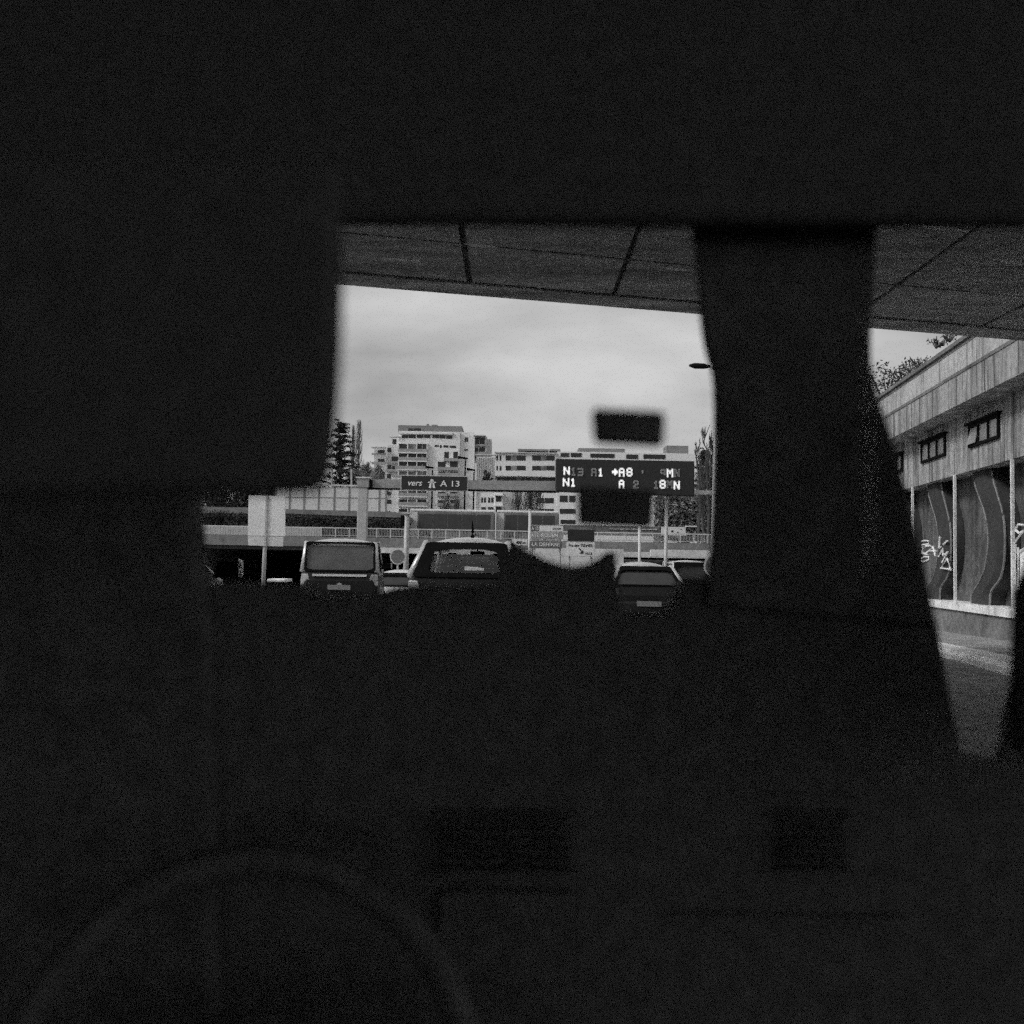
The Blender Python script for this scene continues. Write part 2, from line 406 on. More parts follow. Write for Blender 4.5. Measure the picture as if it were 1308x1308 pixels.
# end of slab where the wall begins
def hit(o):      # along the edge until the wall plane
    return e0 + ed*((W0 + N*o - e0).dot(N)/ed.dot(N))
rend = hit(.45)
jd = Vector((0, 1, 0))                  # the soffit joints run towards the camera's own heading
bridge = empty('road_overpass', (-6, 5, ZB), 'board marked concrete overpass seen from underneath, spanning the road overhead', 'bridge')
lft = e0 - ed*30
BACK = 30
def slabpoly(pts, z0, z1, name, m):
    g = MB(); g.loft([Vector((p.x, p.y, z0)) for p in pts], [Vector((p.x, p.y, z1)) for p in pts]); return g.build(name, m, bridge)
rb = rend - D*(BACK/1.0)
slabpoly([lft, rend, rb, lft - jd*BACK], ZB+.07, ZB+1.1, 'deck', M['concdark'])
# edge beam strip and cast panels
jx = [602, 779, 926, 1078, 1232]
jp = []
for x in (602, 779, 1076, 1232):
    d = ray(x, 361.5+(x-428)*.0824); jp.append(PZ(x, 361.5+(x-428)*.0824, ZB))
ts = [(p-e0).dot(ed) for p in jp]; print('joint t', ts)
tj = sorted([ts[0]-(ts[1]-ts[0])*k for k in range(1, 8)] + [ts[0], ts[1], (ts[1]+ts[2])/2, ts[2], ts[3]] )
tj = [t for t in tj if t > -28] + [ (rend-e0).length + .3 ]
bw_ = .5
inn = bk*bw_
def clipr(p):       # keep panels off the wall
    return p
prev = tj[0]
rowl = [0.55, 2.0, 5.2, 8.5, 12, 16, 20, 24]
gap = .035
for i in range(len(tj)-1):
    for j in range(len(rowl)-1):
        a, b = tj[i]+gap, tj[i+1]-gap
        ya, yb = rowl[j]+gap*.6, rowl[j+1]-gap*.6
        pts = []
        for t, y in ((a, ya), (b, ya), (b, yb), (a, yb)):
            p = e0 + ed*t - jd*y
            o = (p - W0).dot(N)
            if o < .45: p = p + N*(.45-o)
            pts.append(p)
        if (pts[0]-pts[1]).length < .1 or (pts[3]-pts[2]).length < .1: continue
        slabpoly(pts, ZB, ZB+.068, 'soffit_panel', M['soffit'])
slabpoly([lft, rend, rend - jd*.50, lft - jd*.50], ZB-.015, ZB+.068, 'edge_beam', M['soffit'])
for px_, py_, ln_ in ((512,332,.22),(616,314,.2),(865,344,.2),(1204,292,.3),(1303,336,.35),(560,352,.12)):
    c_ = PZ(px_, py_, ZB-.003); g = MB(); rg = [c_ + ed*math.cos(k*.5236)*ln_*(1+.2*math.sin(k*2.1)) + jd*math.sin(k*.5236)*.05*(1+.3*math.cos(k*1.7)) for k in range(12)]
    g.loft(rg, [v+Vector((0,0,.003)) for v in rg]); g.build('lime_stain', M['ledge'], bridge)
slabpoly([e0-ed*27, e0-ed*25.5, e0-ed*25.5-jd*26, e0-ed*27-jd*26], -.2, ZB, 'abutment', M['concdark'])

# ------------------------------------------------------------------ plants
def leaves(mb, c, rad, n, sz, seedv=0, flat=1.0):
    for _ in range(n):
        while True:
            d = Vector((random.uniform(-1,1), random.uniform(-1,1), random.uniform(-1,1)))
            if d.length < 1: break
        p = Vector(c) + Vector((d.x*rad[0], d.y*rad[1], d.z*rad[2]))
        a = Vector((random.uniform(-1,1), random.uniform(-1,1), random.uniform(-1,1)*flat)).normalized()*sz*random.uniform(.5,1.3)
        b = a.cross(Vector((random.uniform(-1,1), random.uniform(-1,1), random.uniform(-1,1)))).normalized()*sz*random.uniform(.25,.6)
        mb.add([p-a, p+b, p+a, p-b], [(0,1,2,3)])
def twigs(mb, p, d, ln, r, lev, spread=.5, up=.15, segs=4, kids=3, minr=.01, tips=None):
    pts = [Vector(p)]; dd = Vector(d).normalized(); rs = [r]
    for k in range(segs):
        dd = (dd + Vector((random.uniform(-1,1), random.uniform(-1,1), random.uniform(-1,1)))*.14 + Vector((0,0,up*.4))).normalized()
        pts.append(pts[-1] + dd*ln/segs); rs.append(max(minr*.6, r*(1-.75*(k+1)/segs)))
    mb.tube(pts, rs, 5 if lev > 1 else 3, cap=False)
    if lev <= 0:
        if tips is not None: tips.append(pts[-1])
        return
    for k in range(kids + (1 if lev > 2 else 0)):
        t = random.uniform(.3, 1); i = min(segs-1, int(t*segs)); q = pts[i].lerp(pts[i+1], t*segs-i)
        nd = (dd + Vector((random.uniform(-1,1), random.uniform(-1,1), random.uniform(-.6,1)))*spread*1.6 + Vector((0,0,up))).normalized()
        twigs(mb, q, nd, ln*random.uniform(.5,.75), max(minr, r*.45), lev-1, spread, up, 3, kids, minr, tips)
def bare_tree(px, ytop, Y, label, base=3.0, spread=.5, up=.3, lev=4, name='bare_tree', kids=3, r=None, leafn=0, m='bark', group=None):
    top = PY(px, ytop, Y); H = top.z - base; x = top.x
    t = empty(name, (x, Y, base), label, 'tree', group)
    r = r or H*.016
    mb = MB(); pts = []; p = Vector((x, Y, base))
    n = 7
    for k in range(n+1):
        pts.append(p + Vector((random.uniform(-1,1)*H*.008*k, 0, H*k/n*.97)))
    mb.tube(pts, [r*(1-.85*k/n) for k in range(n+1)], 7)
    mb.build('trunk', M[m], t)
    cb = MB(); tips = []
    for k in range(int(10+kids*5)):
        f = random.uniform(.18, .97); i = min(n-1, int(f*n)); q = pts[i].lerp(pts[i+1], f*n-i)
        a = random.uniform(0, 6.283)
        d = Vector((math.cos(a)*spread, math.sin(a)*spread, random.uniform(.2, .9) + up))
        twigs(cb, q, d, H*(.34 if spread > .35 else .22)*(1.15-f), r*.25, 3 if lev > 3 else 2, spread, up, 4, kids, H*.0014, tips)
    if leafn:
        for tp in tips: leaves(cb, tp, (H*.02,)*3, leafn, H*.008)
    cb.build('crown', M['leafpale' if leafn else m], t)
    return t
def poplar(px, ytop, Y, label, base=3.0, wid=.055):
    top = PY(px, ytop, Y); H = top.z-base; x = top.x
    t = empty('poplar_tree', (x, Y, base), label, 'tree')
    MB().tube([(x,Y,base),(x,Y,base+H*.5),(x+.1,Y,base+H*.99)], [H*.013,H*.008,H*.0015], 7).build('trunk', M['barkpale'], t)
    g = MB()
    for k in range(190):
        f = random.uniform(.2,.93); a = random.uniform(0,6.283); w_ = H*wid*random.uniform(.3,1)*min(1,(1.08-f)*2.2); L_ = H*random.uniform(.07,.17); z = base+H*f
        zt = min(base+H*1.0, z+L_)
        c, d = math.cos(a)*w_, math.sin(a)*w_
        g.tube([(x,Y,z),(x+c*.7,Y+d*.7,z+(zt-z)*.35),(x+c+random.uniform(-.1,.1),Y+d,zt)], [H*.0028,H*.002,H*.0008], 3, cap=False)
    g.build('crown', M['barkpale'], t)
def conifer(px, ytop, Y, base, width, label, lean=0, mname='needle'):
    top = PY(px, ytop, Y); H = top.z-base; x = top.x
    t = empty('cedar_tree', (x, Y, base), label, 'tree')
    mb = MB(); mb.tube([(x,Y,base),(x+.1,Y,base+H*.5),(x-.1+lean,Y,base+H*.98)], [H*.022,H*.014,H*.004], 8); mb.build('trunk', M['bark'], t)
    cb = MB()
    for lv in range(15):
        f = .22 + lv*.052; z = base + H*f; reach = width*(1.02-f)**.8*random.uniform(.75,1.15)
        for k in range(7):
            a = k*.9 + random.uniform(-.4,.4) + lv; rr = reach*random.uniform(.35,1.25); z = base + H*(f + random.uniform(-.03,.03))
            p0 = Vector((x,Y,z)); p1 = Vector((x+math.cos(a)*rr*.6, Y+math.sin(a)*rr*.6, z+rr*.16)); p2 = Vector((x+math.cos(a)*rr, Y+math.sin(a)*rr, z+rr*random.uniform(-.05,.14)))
            cb.tube([p0,p1,p2], [H*.006,H*.004,H*.0015], 4)
            for q in range(6):
                c = p0.lerp(p1, q/3) if q < 3 else p1.lerp(p2, (q-3)/2.2)
                leaves(cb, c, (H*.035, H*.035, H*.014), 13, H*.010)
    leaves(cb, (x+lean, Y, base+H*.94), (H*.014,H*.014,H*.06), 120, H*.007)
    leaves(cb, (x+lean-H*.02, Y, base+H*.995), (H*.022,H*.01,H*.008), 60, H*.006)
    cb.build('crown', M[mname], t)
def shrub(c, rad, n, sz, label, name='shrub', m='leaf', base=None):
    t = empty(name, (c[0], c[1], c[2]-rad[2]), label, 'shrub')
    st = MB(); 
    for k in range(7):
        a = random.uniform(0,6.28); st.tube([(c[0]+math.cos(a)*rad[0]*.15,c[1]+math.sin(a)*.05,c[2]-rad[2]),(c[0]+math.cos(a)*rad[0]*.7,c[1]+math.sin(a)*rad[1]*.7,c[2]+rad[2]*random.uniform(.2,.8))],[.03,.008],4)
    st.build('stem', M['bark'], t)
    f = MB()
    for k in range(9):
        a = random.uniform(0,6.28); q = random.uniform(.2,.75)
        cc = Vector(c)+Vector((math.cos(a)*rad[0]*q, math.sin(a)*rad[1]*q, random.uniform(-.6,.6)*rad[2]))
        leaves(f, cc, tuple(r*.42 for r in rad), n//9, sz)
    f.build('foliage', M[m], t)
# plants on top of the gallery
def wall_bush(px, py, w, h, n, label, sz=.06):
    a, z = wray(px, py, -1.2); p = ws(a, -1.2, z)
    shrub((p.x, p.y, p.z), (w, w, h), n, sz, label)
wall_bush(1136, 490, .9, .7, 650, 'leafy bush nearest the dark pillar, growing on top of the concrete gallery')
wall_bush(1157, 474, .62, .48, 420, 'bushier shrub second along the top of the concrete gallery', .05)
wall_bush(1176, 462, .4, .22, 160, 'thin low shrub halfway along the top of the concrete gallery', .04)
wall_bush(1197, 437, .34, .14, 80, 'small tuft high on the gallery, just below the overpass edge', .045)
wall_bush(1212, 431, .26, .1, 60, 'tiny tuft on the gallery coping touching the overpass edge', .045)
g = MB()   # roof soil
g.loft([ws(SU,-.3,zA-.35), ws(SU,-6,zA-.35), ws(SU,-6,zA-.6), ws(SU,-.3,zA-.6)], [ws(SE,-.3,zA-.35), ws(SE,-6,zA-.35), ws(SE,-6,zA-.6), ws(SE,-.3,zA-.6)]); g.build('roof_slab', M['ground'], wall)

# ------------------------------------------------------------------ covered cutting ahead (the cross street on top)
YD = 85.0
def zat(px, py, Y): return PY(px, py, Y).z
def xat(px, Y, py=690): return PY(px, py, Y).x
zr, zrb, zg, zp = 4.0, 3.2, 2.35, 1.9
cover = empty('street_overbridge', (0, YD, -3.4), 'concrete street bridge with pale band crossing above the dark road tunnel ahead', 'bridge')
xl, xr = xat(180, YD), xat(1130, YD)
MB().box((xl-40, YD, zg), (xr+30, YD+.5, zrb)).build('parapet', M['deckwall'], cover)
MB().box((xat(402, YD), YD-.12, zp), (xr+30, YD+.6, zg)).build('pale_beam', M['deckband'], cover)
MB().box((xl-40, YD+.62, zg-.3), (xr+30, 143, zrb-.05)).build('deck', M['ground'], cover)
MB().box((xl-40, YD+.0, -3.4), (xat(240, YD), 142, zg-.3)).build('side_wall', M['concdark'], cover)
MB().box((xr+10, YD+.0, -3.4), (xr+30, 142, zg-.3)).build('side_wall', M['concdark'], cover)
for px in (452, 700):
    MB().box((xat(px, YD)-.4, YD+3, -3.4), (xat(px, YD)+.4, 140, zg-.3)).build('tunnel_wall', M['concdark'], cover)
rl = empty('metal_railing', (0, YD+.2, zrb), 'long pale metal railing along the street bridge over the tunnel', 'railing')
MB().box((xl-40, YD+.15, zr-.09), (xr+10, YD+.27, zr)).build('top_rail', M['galvlight'], rl)
MB().box((xl-40, YD+.18, zrb+.08), (xr+10, YD+.24, zrb+.14)).build('bottom_rail', M['galv'], rl)
xx = xat(410, YD); b = MB(); k = 0
while xx < xr:
    if k % 9 == 0: MB().box((xx-.045, YD+.16, zrb), (xx+.045, YD+.26, zr-.09)).build('railing_post', M['galvlight'], rl)
    else: b.box((xx-.016, YD+.19, zrb+.14), (xx+.016, YD+.23, zr-.09))
    xx += .13; k += 1
b.build('balusters', M['galv'], rl)
b = MB(); xx = xat(190, YD)
while xx < xat(408, YD):
    b.box((xx, YD+.1, zrb+.02), (xx+.2, YD+.16+random.choice((0,.04)), zr-.1)); xx += .215
b.build('fluted_panel', M['galv'], rl)
# ramp viaduct to the left with its noise barrier
YV = 92
vd = empty('ramp_viaduct', (xat(300, YV), YV, 3.1), 'weathered concrete ramp deck on the far left under the pale noise barrier', 'bridge')
g = MB()
pts = [(150,646,656),(250,647,655),(320,648.5,656),(366,650.5,656),(440,652,659),(505,654,661),(516,657,661)]
r0 = [PY(x, y0, YV) for x, y0, y1 in pts]; r1 = [PY(x, y1, YV) for x, y0, y1 in pts]
for i in range(len(pts)-1):
    a, b_, c, d = r0[i], r0[i+1], r1[i+1], r1[i]
    dd = Vector((0, 9, 0)); g.loft([a, b_, c, d], [a+dd, b_+dd, c+dd, d+dd])
g.build('deck', M['deckwall'], vd)
g = MB()
for i in range(len(pts)-1):
    a, b_ = r1[i], r1[i+1]; dz = Vector((0,0,-.22)); u = Vector((0,.5,0)); dd = Vector((0,7.5,0))
    g.loft([a+u, b_+u, b_+dz+u, a+dz+u], [a+dd, b_+dd, b_+dz+dd, a+dz+dd])
g.build('edge_girder', M['concdark'], vd)
for px in (215, 380, 500):
    x = xat(px, YV+4); MB().box((x-.5, YV+3, 3.1), (x+.5, YV+5, zat(px, 656, YV)-.1)).build('column', M['concdark'], vd)
nb = empty('noise_barrier', (xat(430, YV), YV+.6, 6), 'pale panelled noise barrier with dark posts on the left ramp', 'barrier')
YN = YV+.6
def box_px(mb, x0, y0, x1, y1, Y, dep=.1, dy=0):
    ym = (y0+y1)/2; xm = (x0+x1)/2
    a = PY(x0, ym, Y).x; b = PY(x1, ym, Y).x; z0 = PY(xm, y1, Y).z; z1 = PY(xm, y0, Y).z
    return mb.box((a, Y+dy, z0), (b, Y+dy+dep, z1))
posts = [352, 370, 388.5, 407, 427, 446, 465.5, 484.5, 493]
for i in range(len(posts)-1):
    yb = 648+ (posts[i]-352)*.03; yt = 621.5 + (posts[i]-352)*.012
    box_px(MB(), posts[i]+1, yt, posts[i+1]-1, yb+2, YN, .08).build('panel', M['barrier'], nb)
    box_px(MB(), posts[i]+1, yt+13, posts[i+1]-1, yt+13.8, YN-.03, .02).build('seam', M['greyclad'], nb)
for x in posts: box_px(MB(), x-.9, 622+(x-352)*.012, x+.9, 652+(x-352)*.03, YN, .16, -.04).build('post', M['greyclad'], nb)
box_px(MB(), 352, 618.8, 494, 621, YN, .3, -.1).build('cap_rail', M['galvlight'], nb)
for x, nm in ((424, 'shorter pale stub post standing behind the noise barrier, nearer the dark sun visor'), (449, 'pale stub post standing behind the noise barrier just left of the gantry column')):
    g = MB(); a = PY(x, 626, YN+.5); b_ = PY(x, 600, YN+.5); g.tube([a, (b_+a)/2, b_], .085, 8); g.tube([b_, b_+Vector((0,0,.06))], .11, 8)
    tag(g.build('marker_post', M['galv']), nm, 'post', 'stub posts above the noise barrier')

# street level shrubs on the deck at the left
for i, (px, w_, py, lb) in enumerate([(268, 1.6, 658, 'leftmost dark shrub under the ramp deck, above the pale fluted railing'), (300, 1.5, 660, 'dark shrub under the ramp, just left of the pale sign panel'), (378, 1.6, 664, 'dark shrub under the ramp, just right of the pale sign panel'), (405, 1.8, 664, 'second dark shrub right of the pale sign panel under the ramp'),
                          (435, 1.6, 665, 'dark shrub under the ramp just left of the gantry column'), (485, 1.5, 667, 'dark shrub under the ramp just right of the gantry column'), (507, 1.3, 668, 'dark shrub at the right end of the ramp deck beside the bus')]):
    p = PY(px, py+5, 90.5)
    shrub((p.x, 90.5, p.z), (w_, .5, .95), 900, .11, lb, m='leaf')
hb = MB(); box_px(hb, 150, 655, 522, 690, 98, .6)
tag(hb.build('retaining_wall', M['concdark']), 'dark low retaining wall in the shade behind the ramp columns', 'wall')

# ------------------------------------------------------------------ far buildings
def bpx(name, rects, Y, m, parent, dep=10, dy=0):
    for r in rects: box_px(MB(), *r, Y, dep, dy).build(name, m, parent)
YB = 300
B = empty('apartment_building', (xat(545, YB), YB, 3), 'stepped white apartment block with balconies and a grey penthouse behind the exit sign', 'building')
c2 = lambda r: (470+.1147*r[0], 530+.1147*r[1], 470+.1147*r[2], 530+.1147*r[3])
walls = [((330,185,1010,1700),16,0,'white'), ((1010,185,1175,1700),12,1,'white'), ((1175,228,1310,1700),10,2.5,'offwhite'), ((1310,250,1360,1700),9,4,'offwhite'), ((195,330,332,1700),12,2.2,'offwhite'), ((250,240,375,700),10,3.4,'white'), ((35,362,196,1700),12,4,'offwhite')]
for r, dep, dy, m in walls: bpx('wall', [c2(r)], YB, M[m], B, dep, dy)
bpx('penthouse', [c2((330,112,1045,188))], YB, M['greyclad'], B, 12, 1.5)
bpx('roof_slab', [c2((345,192,945,216)), c2((35,352,196,364)), c2((240,236,375,246)), c2((1175,222,1310,232))], YB, M['white'], B, 3, -.6)
bpx('chimney', [c2((640,80,665,112)), c2((700,88,760,112))], YB, M['greyclad'], B, 2, 4)
def wins(rs, dy, m='win'):
    for r in rs: bpx('window', [c2(r)], YB, M[m], B, .5, dy-.06)
wins([(378,222,452,258),(458,222,532,258),(545,222,618,258),(624,222,695,258),(718,222,790,258),(796,224,865,262),(872,228,940,266), (450,150,500,176),(508,150,590,176)], 0)
for (z0, z1) in ((322,400),(432,492),(524,590),(632,690),(740,790),(850,888),(942,992),(1050,1100),(1160,1210)):
    wins([(350,z0,435,z1)], 0, random.choice(('win','winmid'))); wins([(452,z0,538,z1)], 0, random.choice(('win','winmid'))); wins([(552,z0,600,z1),(606,z0,652,z1)], 0, random.choice(('win','win','winmid')))
    bpx('balcony', [c2((340,z1-18,662,z1+22))], YB, M['rail'], B, 1.0, -1.1)
    bpx('balcony_slab', [c2((336,z1+22,666,z1+32))], YB, M['white'], B, 1.2, -1.2)
    for vx in (338, 440, 542, 655): bpx('fin', [c2((vx,z0-8,vx+9,z1-18))], YB, M['white'], B, .9, -.95)
wins([(742,335,785,355),(800,335,820,365),(840,338,895,362),(910,342,980,368)], 0)
for (x0, z0, z1) in ((850,412,500),(780,520,600),(780,632,664),(780,742,800),(780,858,892),(780,950,1000)):
    wins([(x0,z0,(x0+1000)/2-25,z1),((x0+1000)/2+25,z0,1000,z1)], 0)
    bpx('balcony', [c2((x0-5,z1-16,1004,z1+18))], YB, M['rail'], B, .9, -1)
wins([(1075,245,1092,296),(1096,245,1114,296),(1070,375,1110,394),(1070,470,1110,490)], 1)
wins([(1182,240,1232,328),(1238,240,1298,328),(1182,352,1225,410),(1236,352,1298,410),(1178,440,1196,490)], 2.5)
bpx('balcony', [c2((1178,318,1300,340)), c2((1178,404,1300,430))], YB, M['rail'], B, .8, 1.5)
wins([(90,375,165,420),(90,475,165,520),(60,580,120,610),(90,660,165,700)], 4); wins([(205,355,250,405),(255,455,330,510),(205,550,248,600),(256,560,290,600),(200,650,245,700),(200,850,250,890),(200,940,250,985)], 2.2)
wins([(258,255,300,312)], 3.4)
bpx('balcony', [c2((35,420,190,440)), c2((35,520,190,545)), c2((195,512,335,532)), c2((195,600,335,625))], YB, M['rail'], B, .8, 1.0)

YO = 250
O = empty('office_building', (xat(690, YO), YO, 3), 'long low white office block with ribbon windows behind the message board', 'building')
c3 = lambda r: (600+.0994*r[0], 560+.0994*r[1], 600+.0994*r[2], 560+.0994*r[3])
for r, dep, dy, m in [((322,186,1120,486),12,0,'white'), ((340,486,1120,690),10,3,'greyclad'), ((70,215,322,1400),10,4,'offwhite'), ((40,290,72,1400),9,6,'offwhite'), ((322,690,420,1400),10,1.0,'white'),((130,690,322,1400),8,1.4,'white'), ((420,660,870,1400),10,2,'offwhite'), ((870,700,1120,1400),10,.3,'white')]:
    bpx('wall', [c3(r)], YO, M[m], O, dep, dy)
bpx('wall', [(711,577,775,700),(775,578.5,888,700)], YO, M['white'], O, 12, .2)
bpx('roof_canopy', [c3((620,125,1020,148)), c3((1032,125,1170,150))], YO, M['greyclad'], O, 6, 2)
bpx('roof_box', [(854,567.5,882,579),(740,571,800,577)], YO, M['greyclad'], O, 6, 3)
bpx('coping', [c3((318,180,1122,192)), c3((68,205,322,217))], YO, M['deckband'], O, 2, -.5)
def wo(rs, dy=0, m='win'):
    for r in rs: bpx('window', [c3(r)], YO, M[m], O, .4, dy-.05)
for z0, z1 in ((218,284),(352,410)):
    wo([(342,z0,362,z1),(384,z0,406,z1),(462,z0,530,z1),(604,z0,718,z1),(802,z0,915,z1),(985,z0,1090,z1)]); wo([(532,z0,602,z1),(917,z0,983,z1)], 0, 'winmid')
wo([(352,494,400,545),(430,494,520,545),(530,494,600,545),(640,494,700,545),(720,494,780,545),(900,494,975,545),(990,494,1090,545)], 3)
wo([(335,740,405,810),(335,880,405,945)], 1.0); wo([(145,755,168,820),(180,755,205,820),(235,755,262,820),(275,755,305,820),(145,880,205,910),(235,880,305,910)], 1.4)
bpx('canopy', [c3((322,728,440,738)), c3((322,866,440,876))], YO, M['offwhite'], O, 1.5, -.5)
for z0, z1 in ((765,832),(905,965)): wo([(870,z0,960,z1),(966,z0,1080,z1)], .3)
for i in range(10): bpx('fin', [c3((84+i*24,225,89+i*24,1000))], YO, M['greyclad'], O, .12, 3.9)
bpx('window', [(716,578.5,727,583.5),(729,578.5,743,583.5),(754,579.5,785,584.5),(800,580.5,815,586),(822,580.5,850,586),(727,633,735,641),(715,633,725,641),(715,650,735,656),(716,664,735,669)], YO, M['win'], O, .4, .1)
# low far building between, left of the apartment block
lb = empty('low_building', (xat(465, 280), 280, 3), 'low grey building half hidden between the cedar and the apartment block', 'building')
bpx('wall', [(440,600,474,700)], 270, M['rail'], lb, 12, 0); bpx('roof', [(438,596,475,600.5)], 270, M['offwhite'], lb, 13, -.5)
bpx('window', [(444,605,452,611),(456,605,462,611),(465,605,471,611)], 270, M['win'], lb, .4, -.1)

# ------------------------------------------------------------------ buses on the cross street
def bus(x0, x1, ytop, Y, label, front=False):
    a = PY(x0, 665, Y).x; b_ = PY(x1, 665, Y).x; zt = PY((x0+x1)/2, ytop, Y).z; z0 = 3.2
    t = empty('bus', ((a+b_)/2, Y, z0), label, 'bus', 'buses queueing on the cross street')
    g = MB(); g.box((a, Y, z0+.3), (b_, Y+2.5, zt-.18)); g.build('body', M['concdark'], t, bevel=.08)
    g = MB(); g.box((a+.05, Y+.03, zt-.17), (b_-.05, Y+2.45, zt+.06)); g.build('roof', M['white'], t, bevel=.06)
    h0, h1 = z0+1.1, zt-.42; xx = a+.9; nwin = max(3, int((b_-a-1.2)/1.25)); ww = (b_-a-1.3)/nwin
    for k in range(nwin):
        MB().box((xx+.04, Y-.025, h0), (xx+ww-.05, Y+.03, h1)).build('window', M['tint'], t); xx += ww
    MB().box((a-.02, Y-.03, z0+.35), (a+.8, Y+2.4, zt-.22)).build('end_panel', M['offwhite'], t)
    for wx in (a+1.7, b_-1.8):
        g = MB(); c = Vector((wx, Y+.0, z0+.45)); g.tube([c+Vector((0,-.04,0)), c+Vector((0,.3,0))], .45, 16); wl = g.build('wheel', M['tyre'], t)
        g = MB(); g.tube([c+Vector((0,-.06,0)), c+Vector((0,.0,0))], .22, 12); o = g.build('rim', M['rim'], wl); 
    return t
bus(523, 632, 651.5, 100, 'white roofed bus with dark windows seen below the exit sign, behind the railing')
bus(634, 714, 653, 102, 'white roofed bus with dark windows partly hidden by the direction signs')

# ------------------------------------------------------------------ text
def text_mb(txt, size, cx, z, Y, m, parent, sx=1.0, shear=0, name='lettering', ext=.012, align='CENTER'):
    cu = bpy.data.curves.new('t', 'FONT'); cu.body = txt; cu.size = size; cu.align_x = align; cu.align_y = 'CENTER'; cu.shear = shear; cu.offset = size*.012
    ob = bpy.data.objects.new('t', cu); me = bpy.data.meshes.new_from_object(ob)
    g = MB(); n0 = len(me.vertices)
    g.add([(cx + v.co.x*sx, Y, z + v.co.y) for v in me.vertices], [tuple(p.vertices) for p in me.polygons])
    o = g.build(name, m, parent)
    md = o.modifiers.new('solid', 'SOLIDIFY'); md.thickness = ext; md.offset = 0
    bpy.data.objects.remove(ob); bpy.data.curves.remove(cu)
    return o
# ------------------------------------------------------------------ gantry
YG = 48.0
ga = empty('sign_gantry', (xat(463, YG), YG, gz(YG)), 'grey steel sign gantry with a box beam reaching over the whole road', 'gantry')
gb_ = lambda n, r, m, dep, dy=0, bev=0, par=ga: box_px(MB(), *r, YG, dep, dy).build(n, M[m], par, bevel=bev)
xg = xat(463.3, YG, 650)
MB().box((xg-.23, YG-.2, gz(YG)), (xg+.23, YG+.25, zat(463, 611, YG))).build('column', M['galv'], ga, bevel=.03)
MB().box((xg-.27, YG-.25, zat(463, 623, YG)), (xg+.3, YG+.3, zat(463, 611.5, YG))).build('column_head', M['beam'], ga, bevel=.02)
MB().box((xg-.33, YG-.3, zat(463, 611.4, YG)), (xg+.36, YG+.35, zat(463, 609.6, YG))).build('cap_plate', M['galvlight'], ga)
gb_('bracket', (470,613,475.5,625), 'frame', .4, -.1)
def slope_beam(x0, y0, y1, x1, y2, y3, name, m, dep=.4, dy=.1):
    a = PY(x0,y0,YG+dy); b_ = PY(x1,y2,YG+dy); c = PY(x1,y3,YG+dy); d = PY(x0,y1,YG+dy); v = Vector((0,dep,0))
    g = MB(); g.loft([a,b_,c,d],[a+v,b_+v,c+v,d+v]); return g.build(name, M[m], ga)
slope_beam(475, 612.3, 623, 715, 614.5, 627, 'box_beam', 'beam')
slope_beam(475, 623.2, 624.4, 715, 627.2, 628.6, 'lower_flange', 'frame', .5, .06)
slope_beam(870, 626, 630.8, 918, 626.5, 631.5, 'end_beam', 'galvlight')
for px, y0, w_ in ((850.5, 630, .085), ):
    g = MB(); p = PY(px, y0, YG+.2); g.tube([(p.x, YG+.2, gz(YG)), (p.x+.05, YG+.2, p.z)], w_, 10); g.build('stay_post', M['galvlight'], ga, smooth=True)
xe = xat(911, YG, 660)
# exit sign
es = empty('direction_sign', (xat(555, YG), YG-.2, 5), 'dark framed panel reading vers A 13 mounted on the gantry beam', 'sign')
box_px(MB(), 512.5, 608, 598, 627.3, YG, .08, -.3).build('rim', M['galvlight'], es)
box_px(MB(), 513.6, 609, 597, 626.4, YG, .02, -.325).build('panel', M['signdark'], es)
ys_ = YG-.335
def pxt(txt, px, py, hpx, Y, m, par, **k):
    c = PY(px, py, Y); return text_mb(txt, hpx/F*Y*1.38, c.x, c.z, Y, M[m], par, **k)
pxt('vers', 529.5, 617.0, 7.6, ys_, 'letter', es, sx=1.05, shear=.25)
pxt('A 13', 575, 618.2, 7.6, ys_, 'letter', es, sx=1.25)
g = MB()      # motorway symbol: two carriageways under a bridge
def sp(x, y): p = PY(x, y, ys_); return p
for poly in ([(547.5,623.5),(550.6,623.5),(551.8,612),(550.3,612)], [(552.8,623.5),(556,623.5),(553.3,612),(552.3,612)], [(546.8,615.2),(556.8,615.6),(556.8,617),(546.8,616.6)]):
    a = [sp(*p) for p in poly]; g.loft(a, [q+Vector((0,-.012,0)) for q in a])
g.build('motorway_symbol', M['letter'], es)
# message board
vb = empty('message_board', (xat(798, YG), YG-.3, 4.5), 'large dark electronic message board with lit dot matrix lines on the gantry', 'message board')
a, b_, c, d = PY(710,586,YG-.6), PY(887,589,YG-.6), PY(887,634,YG-.6), PY(710,627.5,YG-.6)
def quad_box(name, a, b, c, d, dep, m, par, bev=0):
    v = Vector((0,dep,0)); g = MB(); g.loft([a,b,c,d],[a+v,b+v,c+v,d+v]); return g.build(name, m, par, bevel=bev)
quad_box('cabinet', a, b_, c, d, .55, M['vms'], vb, .03)
def inset(t0, t1, u0, u1, dy):
    f = lambda t, u: (a.lerp(b_, t)).lerp(d.lerp(c, t), u) + Vector((0,dy,0))
    return f(t0,u0), f(t1,u0), f(t1,u1), f(t0,u1)
q = inset(.008,.992,.03,.97,-.012); quad_box('face', *q, .01, M['signdark'], vb)
